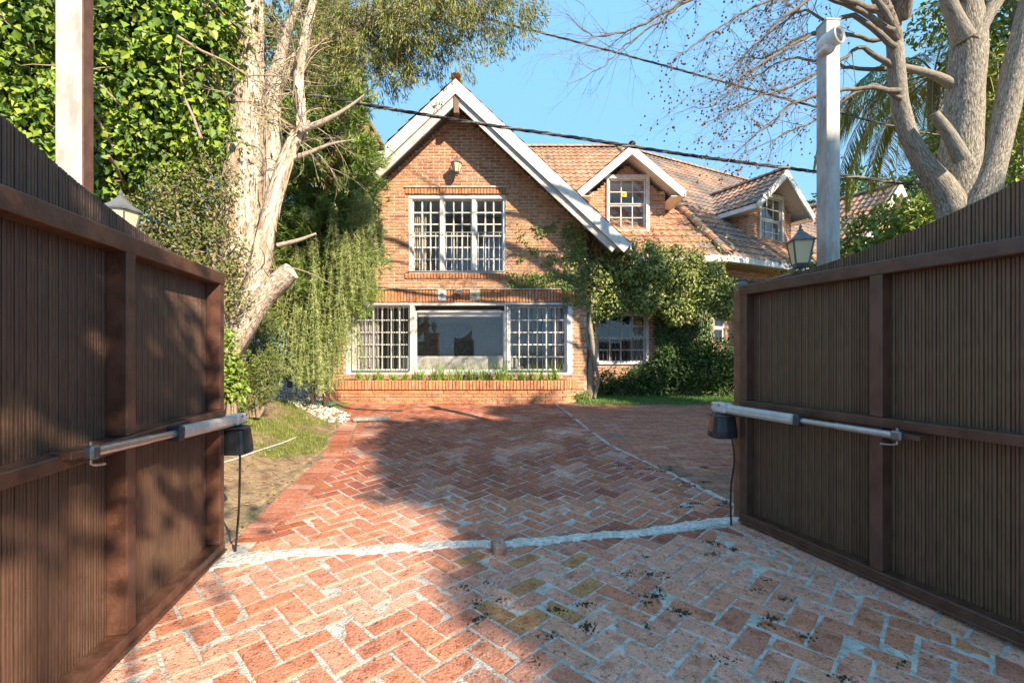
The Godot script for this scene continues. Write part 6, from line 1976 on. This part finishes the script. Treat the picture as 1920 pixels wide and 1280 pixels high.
	for q in [[5.4, 5.9, -6.4, 2.6, 8.6, -5.0, 0.1, 9.6, -4.6], [5.5, 6.4, -6.4, 3.6, 8.6, -5.6, 2.2, 10.2, -5.4], [6.4, 6.9, -6.5, 5.0, 9.0, -5.4, 3.4, 10.0, -4.2], [6.5, 6.6, -6.5, 6.2, 8.6, -4.6, 5.2, 9.8, -3.2], [7.2, 6.6, -6.4, 7.6, 9.2, -5.4, 6.6, 10.6, -4.2], [5.5, 6.2, -6.4, 4.6, 7.6, -4.8, 3.9, 8.2, -3.6], [6.9, 7.0, -6.4, 8.6, 8.8, -6.2, 9.4, 10.0, -5.6]]:
		longs.append([Vector4(q[0], q[1], q[2], 0.12), Vector4((q[0] + q[3]) * 0.5, (q[1] + q[4]) * 0.5 + 0.1, (q[2] + q[5]) * 0.5, 0.10), Vector4(q[3], q[4], q[5], 0.075), Vector4((q[6] + q[3]) * 0.5, (q[7] + q[4]) * 0.5 + 0.1, (q[8] + q[5]) * 0.5, 0.03), Vector4(q[6], q[7], q[8], 0.012)])
	var tw := MB.new()
	var bl := MB.new()
	var ends: Array = []
	var main := MB.new()
	for L in longs:
		var pts := smooth(L, 5)
		for k in pts.size():
			var j := rdir() * 0.014
			pts[k] += Vector4(j.x, j.y, j.z, -pts[k].w * 0.22)
		main.tube(pts, 8, Color(0.36, 0.32, 0.285), 0.04, 0.8, 2.0)
		for k in 25:
			var q := along(pts, rnd(0.22, 0.99))
			var d: Vector3 = (q[1] * 0.6 + rdir() * 0.75 + Vector3(-0.15, rnd(-0.35, 0.25), 0)).normalized()
			twig(tw, q[0], d, rnd(0.3, 0.85), minf(0.007, q[2] * 0.5), 2, Color(0.20, 0.165, 0.15), ends, Vector3(-0.2, -0.1, 0), 3)
	kind(put(main, "boughs", M.grey_bark, t), "stuff")
	for e in ends:
		if e[0].x > 1.9 and rng.randf() < 0.33:
			var p: Vector3 = e[0] + Vector3(0, -rnd(0.02, 0.05), 0)
			bl.ball(p, rnd(0.011, 0.017), vary(Color(0.16, 0.085, 0.06), 0.3))
			tw.tube([v4(e[0], 0.0015), v4(p, 0.0012)], 3, Color(0.3, 0.24, 0.2))
	kind(put(tw, "twigs", M.twig, t), "stuff")
	kind(put(bl, "seed_balls", M.twig, t), "stuff")

func frond(mb: MB, st: MB, p: Vector3, d: Vector3, l: float, col: Color) -> void:
	var pts: Array = [v4(p, 0.022)]
	var q := p
	var n := 12
	for k in n:
		d = (d + Vector3(0, -0.13 - 0.03 * k, 0)).normalized()
		q += d * l / n
		pts.append(v4(q, lerpf(0.02, 0.004, float(k) / n)))
	st.tube(pts, 5, Color(0.30, 0.28, 0.10))
	for k in 110:
		var f := 0.12 + 0.87 * k / 110.0
		var e := along(pts, f)
		for s in [-1.0, 1.0]:
			var side: Vector3 = e[1].cross(Vector3.UP).normalized() * s
			var ld: Vector3 = (side * 0.8 + e[1] * 0.55 + Vector3(0, rnd(-0.6, 0.1), 0)).normalized()
			var ll := l * 0.21 * sin(PI * (0.12 + 0.8 * f)) * rnd(0.8, 1.15)
			var w := ld.cross(Vector3.UP).normalized() * 0.011
			var m: Vector3 = e[0] + ld * ll * 0.5
			var tip := m + (ld + Vector3.DOWN * 0.9).normalized() * ll * 0.5
			var c := vary(col, 0.25)
			mb.tri(e[0] - w * 0.5, e[0] + w * 0.5, m + w, c)
			mb.tri(e[0] - w * 0.5, m + w, m - w, c)
			mb.tri(m - w, m + w, tip, c)

func palm() -> void:
	var t := thing("palm_tree", "palm with arching yellow-green fronds behind the bare tree", "palm")
	var c := Vector3(9.842, 7.962, -10.600)
	var tr := MB.new()
	tr.tube(smooth([Vector4(c.x + 0.1, 0.2, c.z - 0.1, 0.17), Vector4(c.x + 0.05, 3.0, c.z, 0.14), v4(c, 0.13)], 8), 12, Color(0.42, 0.37, 0.32), 0.04)
	put(tr, "trunk", M.grey_bark, t)
	for k in 26:
		var a := TAU * k / 26.0 + rnd(-0.1, 0.1)
		var up: float = [0.25, 0.85, -0.25, 0.55][k % 4]
		var mb := MB.new()
		var st := MB.new()
		frond(mb, st, c, Vector3(cos(a), up, sin(a)).normalized(), rnd(2.9, 3.9), [Color(0.23, 0.26, 0.035), Color(0.15, 0.20, 0.035), Color(0.30, 0.30, 0.05)][k % 3])
		var f := put(st, "frond", M.twig, t)
		kind(put(mb, "leaflets", M.leaf, f), "stuff")

func right_greenery() -> void:
	var lit := [Color(0.20, 0.28, 0.035), Color(0.28, 0.32, 0.04), Color(0.12, 0.20, 0.03)]
	var mid := [Color(0.09, 0.15, 0.03), Color(0.13, 0.20, 0.03), Color(0.06, 0.11, 0.025)]
	shrub("broad_leaf_shrub", "sunlit broad-leaved shrub above the right gate leaf", "shrub", [Vector4(6.059, 3.460, -7.600, 0.450), Vector4(6.504, 3.638, -7.600, 0.420), Vector4(5.702, 3.015, -7.600, 0.400), Vector4(6.860, 3.727, -7.600, 0.350), Vector4(6.237, 2.926, -7.600, 0.500), Vector4(5.346, 2.747, -7.600, 0.350), Vector4(6.771, 3.104, -7.600, 0.400)], 4200, 0.12, 0.055, lit, Vector3(6.3, 0.3, -7.6))
	shrub("climbing_shrub", "green shrub beside the thick stems at the right edge", "shrub", [Vector4(8.025, 4.450, -7.400, 0.350), Vector4(8.328, 4.797, -7.400, 0.400), Vector4(8.068, 3.929, -7.400, 0.400), Vector4(8.589, 4.276, -7.400, 0.500), Vector4(7.981, 5.491, -7.400, 0.300), Vector4(8.415, 5.664, -7.400, 0.400), Vector4(7.894, 6.271, -7.400, 0.250)], 2600, 0.09, 0.06, lit, Vector3(8.2, 0.3, -7.4))
	shrub("lantern_shrub", "dark shrub between the right lantern and the house eaves", "shrub", [Vector4(5.121, 2.682, -8.400, 0.400), Vector4(5.613, 2.879, -8.400, 0.400), Vector4(4.727, 2.288, -8.400, 0.400), Vector4(5.416, 2.091, -8.400, 0.500), Vector4(5.909, 2.485, -8.400, 0.450)], 3000, 0.09, 0.05, mid, Vector3(5.2, 0.3, -8.4))
	var tk := thing("tree_trunk", "brown upright trunk behind the bare tree at the right edge", "tree", Vector3.ZERO)
	var mb := MB.new()
	mb.tube(smooth([Vector4(9.558, -0.516, -8.600, 0.200), Vector4(9.558, 3.113, -8.600, 0.190), Vector4(9.598, 5.634, -8.600, 0.180), Vector4(9.628, 7.650, -8.600, 0.170), Vector4(9.679, 9.666, -8.600, 0.140)]), 12, Color(0.36, 0.27, 0.22), 0.06, 0.8, 3.0)
	put(mb, "trunk", M.grey_bark, tk)
	mb = MB.new()
	crown(mb, [Vector4(9.918, 8.042, -9.000, 0.800), Vector4(9.285, 7.198, -9.000, 0.600), Vector4(10.234, 6.775, -9.000, 0.800), Vector4(8.652, 5.826, -9.000, 0.500), Vector4(9.390, 5.509, -9.000, 0.600), Vector4(8.441, 8.042, -9.000, 0.500), Vector4(9.707, 9.308, -9.000, 0.900)], 7000, 0.12, 0.06, [Color(0.13, 0.20, 0.03), Color(0.20, 0.26, 0.04), Color(0.08, 0.13, 0.03)], 0.6, 0.6)
	put(mb, "crown", M.leaf, tk)
	# trees on the slope behind the house
	var far := [[1600, 335, 30.0, 3.0], [1680, 330, 32.0, 3.6], [1770, 325, 30.0, 3.4], [1850, 300, 28.0, 3.5], [1930, 290, 29.0, 3.5]]
	for k in far.size():
		var q: Array = far[k]
		var d: float = q[2]
		var c := Vector3((q[0] - 960.0) / 853.0 * d, 1.5 + (660.0 - q[1]) / 853.0 * d - q[3] * 0.8, -d)
		var tr := thing("distant_tree", ["rounded green tree farthest left on the slope behind the palm", "rounded green tree on the slope behind the camera pole side of the palm", "rounded green tree on the slope behind the bare tree stems", "rounded green tree on the slope behind the right stem", "rounded green tree on the slope at the right edge"][k], "tree", Vector3.ZERO, "trees on the slope behind the house")
		var b := MB.new()
		b.tube([Vector4(c.x, 0, c.z, 0.35), Vector4(c.x, c.y, c.z, 0.2)], 8, Color(0.3, 0.24, 0.18))
		put(b, "trunk", M.twig, tr)
		var L: Array = []
		for j in 9: L.append(v4(c + rdir() * q[3] * 0.6 - Vector3(0, 0.8 * (j % 3), 0), q[3] * rnd(0.45, 0.7)))
		b = MB.new()
		crown(b, L, 5000, 0.38, 0.24, mid, 0.3, 0.5)
		put(b, "crown", M.leaf, tr)

func wall_leaves(mb: MB, O: Vector3, U: Vector3, N: Vector3, r: Rect2, count: int, l: float, cols: Array, out: float, clump := 0.0) -> void:
	var nz := FastNoiseLite.new()
	nz.seed = 77
	nz.frequency = 1.1
	for k in count:
		var u := rnd(r.position.x, r.end.x)
		var v := rnd(r.position.y, r.end.y)
		if clump > 0.0 and nz.get_noise_2d(u * 1.6, v * 1.6) < clump: continue
		var p := O + U * u + Vector3.UP * v + N * rnd(0.02, out)
		mb.leaf(p, (Vector3.DOWN + rdir() * 0.7 + N * 0.2).normalized(), (N + Vector3.UP * 0.4 + rdir() * 0.5).normalized(), l * rnd(0.7, 1.2), l * rnd(0.6, 0.9), rnd(0.05, 0.2), vary(cols[rng.randi_range(0, cols.size() - 1)], 0.28))

func house_vine() -> void:
	var t := thing("climbing_vine", "large leafy vine mass on a twisted stem at the corner of the front gable", "vine")
	var tr := MB.new()
	tr.tube(smooth([Vector4(1.900, 0.409, -10.950, 0.100), Vector4(1.874, 0.987, -10.950, 0.085), Vector4(1.926, 1.628, -10.950, 0.075), Vector4(1.861, 2.270, -10.950, 0.070), Vector4(2.028, 2.912, -10.950, 0.060), Vector4(2.439, 3.297, -10.950, 0.045)]), 10, Color(0.50, 0.45, 0.38), 0.14, 0.9, 2.0)
	put(tr, "stem", M.grey_bark, t)
	tr = MB.new()
	tr.tube(smooth([Vector4(1.972, 0.419, -10.850, 0.045), Vector4(2.061, 0.864, -10.850, 0.040), Vector4(1.933, 1.373, -10.850, 0.040), Vector4(1.781, 1.882, -10.850, 0.035), Vector4(1.883, 2.518, -10.850, 0.030)]), 8, Color(0.46, 0.42, 0.36), 0.1, 0.9, 2.0)
	put(tr, "stem", M.grey_bark, t)
	var mb := MB.new()
	var cols := [Color(0.29, 0.34, 0.09), Color(0.21, 0.27, 0.07), Color(0.36, 0.38, 0.14), Color(0.15, 0.21, 0.05)]
	crown(mb, [Vector4(2.091, 3.330, -11.150, 0.520), Vector4(2.745, 3.526, -11.150, 0.500), Vector4(3.464, 3.461, -11.150, 0.520), Vector4(4.183, 3.330, -11.150, 0.500), Vector4(4.836, 3.003, -11.150, 0.420), Vector4(5.229, 2.611, -11.150, 0.320), Vector4(1.895, 2.611, -11.150, 0.380), Vector4(2.484, 2.742, -11.150, 0.400), Vector4(3.268, 2.807, -11.150, 0.420), Vector4(4.052, 2.611, -11.150, 0.450), Vector4(1.765, 2.023, -11.150, 0.250), Vector4(3.660, 3.879, -11.150, 0.240), Vector4(2.876, 3.984, -11.150, 0.220), Vector4(4.444, 3.748, -11.150, 0.260), Vector4(5.294, 3.069, -11.150, 0.260), Vector4(4.967, 3.461, -11.150, 0.260), Vector4(5.464, 2.742, -11.150, 0.240), Vector4(2.484, 3.853, -11.150, 0.200), Vector4(4.052, 3.984, -11.150, 0.160), Vector4(3.333, 4.088, -11.150, 0.140)], 36000, 0.07, 0.048, cols, 0.7, 0.7)
	# shoots over the tiles and hanging below the barge board
	var tw := MB.new()
	var ends: Array = []
	for k in 46:
		var q := Vector3(rnd(1.9, 5.0), rnd(3.5, 3.95), -11.0 + rnd(-0.2, 0.3))
		twig(tw, q, (Vector3(rnd(-1, 1), rnd(0.0, 0.7), rnd(-0.4, 0.4))).normalized(), rnd(0.3, 0.7), 0.006, 1, Color(0.32, 0.25, 0.16), ends, Vector3(0, -0.3, 0), 2)
	for k in 26:
		twig(tw, Vector3(rnd(1.85, 2.5), rnd(4.0, 4.4), -rnd(10.7, 11.3)), Vector3(rnd(-0.3, 0.3), -1, 0).normalized(), rnd(0.4, 0.8), 0.006, 1, Color(0.34, 0.26, 0.14), ends, Vector3.DOWN, 2)
	for e in ends:
		for k in 5: mb_leaf(mb, e[0] + rdir() * 0.09, (rdir() + Vector3.DOWN * 0.5).normalized(), 0.07, 0.04, cols[k % 4])
	kind(put(tw, "shoots", M.twig, t), "stuff")
	put(mb, "foliage", M.leaf, t)
	# ivy flat on the walls
	var iv := thing("wall_ivy", "dark green ivy covering the wall between the two right windows", "ivy")
	mb = MB.new()
	var ic := [Color(0.065, 0.13, 0.04), Color(0.09, 0.16, 0.045), Color(0.05, 0.10, 0.035), Color(0.13, 0.19, 0.06)]
	wall_leaves(mb, Vector3(0, 0, -12.2), Vector3.RIGHT, Vector3.BACK, Rect2(3.80, 0.4, 1.55, 3.3), 5200, 0.085, ic, 0.16)
	var e := Vector3(0.889, 0, -0.458)
	var nC := Vector3(0.458, 0, 0.889)
	wall_leaves(mb, Vector3(5.33, 0, -12.2), e, nC, Rect2(0.0, 2.65, 2.6, 0.9), 1800, 0.085, ic, 0.14)
	wall_leaves(mb, Vector3(5.33, 0, -12.2), e, nC, Rect2(0.9, 0.4, 1.9, 2.3), 2600, 0.085, ic, 0.14)
	wall_leaves(mb, Vector3(5.33, 0, -12.2), e, nC, Rect2(0.0, 0.4, 1.0, 1.1), 700, 0.085, ic, 0.14)
	put(mb, "leaves", M.leaf, iv)
	var cr := thing("creeper", "sparse light green creeper on the sunlit front wall right of the upper window", "creeper")
	mb = MB.new()
	var cc := [Color(0.22, 0.28, 0.04), Color(0.16, 0.22, 0.05), Color(0.10, 0.16, 0.05)]
	wall_leaves(mb, Vector3(0, 0, -10.85), Vector3.RIGHT, Vector3.BACK, Rect2(0.15, 3.0, 1.6, 1.65), 1500, 0.065, cc, 0.08, 0.12)
	wall_leaves(mb, Vector3(0, 0, -10.85), Vector3.RIGHT, Vector3.BACK, Rect2(-0.1, 3.05, 1.85, 0.35), 420, 0.065, cc, 0.08, 0.0)
	wall_leaves(mb, Vector3(0, 0, -10.85), Vector3.RIGHT, Vector3.BACK, Rect2(1.2, 2.6, 0.6, 2.0), 700, 0.07, cc, 0.12, 0.0)
	put(mb, "leaves", M.leaf, cr)
	# clipped hedge under the window
	shrub("low_hedge", "dense dark green hedge between the lawn and the ivy wall", "hedge", [Vector4(2.479, 0.742, -11.750, 0.300), Vector4(3.099, 0.784, -11.750, 0.320), Vector4(3.719, 0.949, -11.750, 0.420), Vector4(4.339, 1.018, -11.750, 0.450), Vector4(4.959, 1.059, -11.750, 0.480), Vector4(5.579, 1.087, -11.750, 0.500), Vector4(6.061, 1.087, -11.750, 0.500), Vector4(3.995, 1.431, -11.750, 0.280), Vector4(4.683, 1.500, -11.750, 0.300), Vector4(5.372, 1.569, -11.750, 0.320), Vector4(2.342, 0.467, -11.750, 0.250), Vector4(2.755, 0.467, -11.750, 0.280), Vector4(3.444, 0.467, -11.750, 0.300), Vector4(3.995, 0.467, -11.750, 0.300), Vector4(4.683, 0.467, -11.750, 0.320), Vector4(5.372, 0.467, -11.750, 0.320), Vector4(6.061, 0.467, -11.750, 0.320), Vector4(6.612, 1.087, -11.750, 0.500)], 24000, 0.065, 0.04, [Color(0.05, 0.11, 0.025), Color(0.08, 0.16, 0.03), Color(0.035, 0.08, 0.02)], Vector3(4.0, 0.36, -11.75), "", 0.1, 0.5)
	shrub("corner_plant", "small green tuft at the right corner of the planter", "plant", [Vector4(1.553, 0.406, -10.600, 0.100), Vector4(1.715, 0.481, -10.600, 0.110), Vector4(1.466, 0.481, -10.600, 0.080)], 500, 0.06, 0.02, [Color(0.10, 0.20, 0.03), Color(0.15, 0.24, 0.04)], Vector3(1.7, 0.35, -10.5), "", -0.5)

func street_trees() -> void:
	var cols := [Color(0.07, 0.12, 0.03), Color(0.10, 0.16, 0.03), Color(0.05, 0.09, 0.02)]
	shrub("street_tree", "tall evergreen street tree behind the viewer, nearer the gate, outside the picture", "tree", [Vector4(12.49, 10.50, 6.90, 1.3), Vector4(13.49, 10.50, 5.70, 1.4), Vector4(12.19, 11.10, 7.40, 1.0), Vector4(11.79, 10.70, 6.30, 0.7), Vector4(11.19, 10.60, 5.70, 0.5), Vector4(12.49, 11.30, 5.10, 0.6), Vector4(13.19, 11.30, 4.80, 0.7), Vector4(11.19, 11.35, 7.10, 0.8), Vector4(11.49, 10.80, 6.80, 0.7), Vector4(11.09, 11.20, 8.00, 0.7), Vector4(14.79, 10.50, 5.30, 1.45), Vector4(16.39, 10.50, 4.70, 1.5)], 30000, 0.20, 0.13, cols, Vector3(12.8, 0.0, 6.5), "street trees beside the gate", 0.3, 0.8)
	shrub("street_tree", "tall evergreen street tree behind the viewer, farther from the gate, outside the picture", "tree", [Vector4(12.99, 10.40, 8.70, 1.2), Vector4(13.39, 9.90, 10.60, 1.5), Vector4(12.19, 10.10, 10.40, 0.95), Vector4(11.69, 11.00, 8.90, 0.9), Vector4(14.79, 10.10, 9.50, 1.4)], 24000, 0.20, 0.13, cols, Vector3(13.6, 0.0, 9.8), "street trees beside the gate", 0.3, 0.8)
	shrub("street_tree", "thin street tree behind the viewer, outside the picture", "tree", [Vector4(2.6, 6.0, 3.3, 1.0), Vector4(3.7, 6.6, 4.5, 1.1), Vector4(2.3, 5.3, 2.5, 0.7)], 1300, 0.16, 0.10, cols, Vector3(3.5, 0.0, 4.7), "street trees beside the gate", 0.3, 0.9)

func fallen_leaves() -> void:
	var sb := MB.new()
	var ee: Array = []
	for k in 40:
		var x := rnd(-4.0, -2.3)
		var d := rnd(3.6, 7.5)
		if lookup(DIRT_D, DIRT_X, d) - x < 0.05: continue
		twig(sb, Vector3(x, gy(x, d) + 0.012, -d), Vector3(rnd(-1, 1), 0.0, rnd(-1, 1)).normalized(), rnd(0.08, 0.3), 0.004, 1, Color(0.30, 0.22, 0.15), ee, Vector3.ZERO, 1)
	kind(put(sb, "fallen_twigs", M.twig), "stuff", "dry twigs scattered on the earth bank")
	var mb := MB.new()
	for k in 210:
		var x := rnd(-3.2, 2.2)
		var d := rnd(2.0, 9.5)
		if k < 150:
			x = rnd(-3.4, -2.2)
			d = rnd(3.6, 6.5)
		var y := maxf(gy(x, d), pave_y(x, d)) + 0.012
		var a := rnd(0, TAU)
		mb.leaf(Vector3(x, y, -d), Vector3(cos(a), 0.1, sin(a)).normalized(), Vector3.UP, rnd(0.03, 0.06), rnd(0.02, 0.04), 0.15, vary([Color(0.55, 0.36, 0.06), Color(0.30, 0.18, 0.08), Color(0.42, 0.30, 0.16)][k % 3], 0.3))
	kind(put(mb, "fallen_leaves", M.leaf), "stuff", "scattered yellow and brown fallen leaves on the bank and bricks")
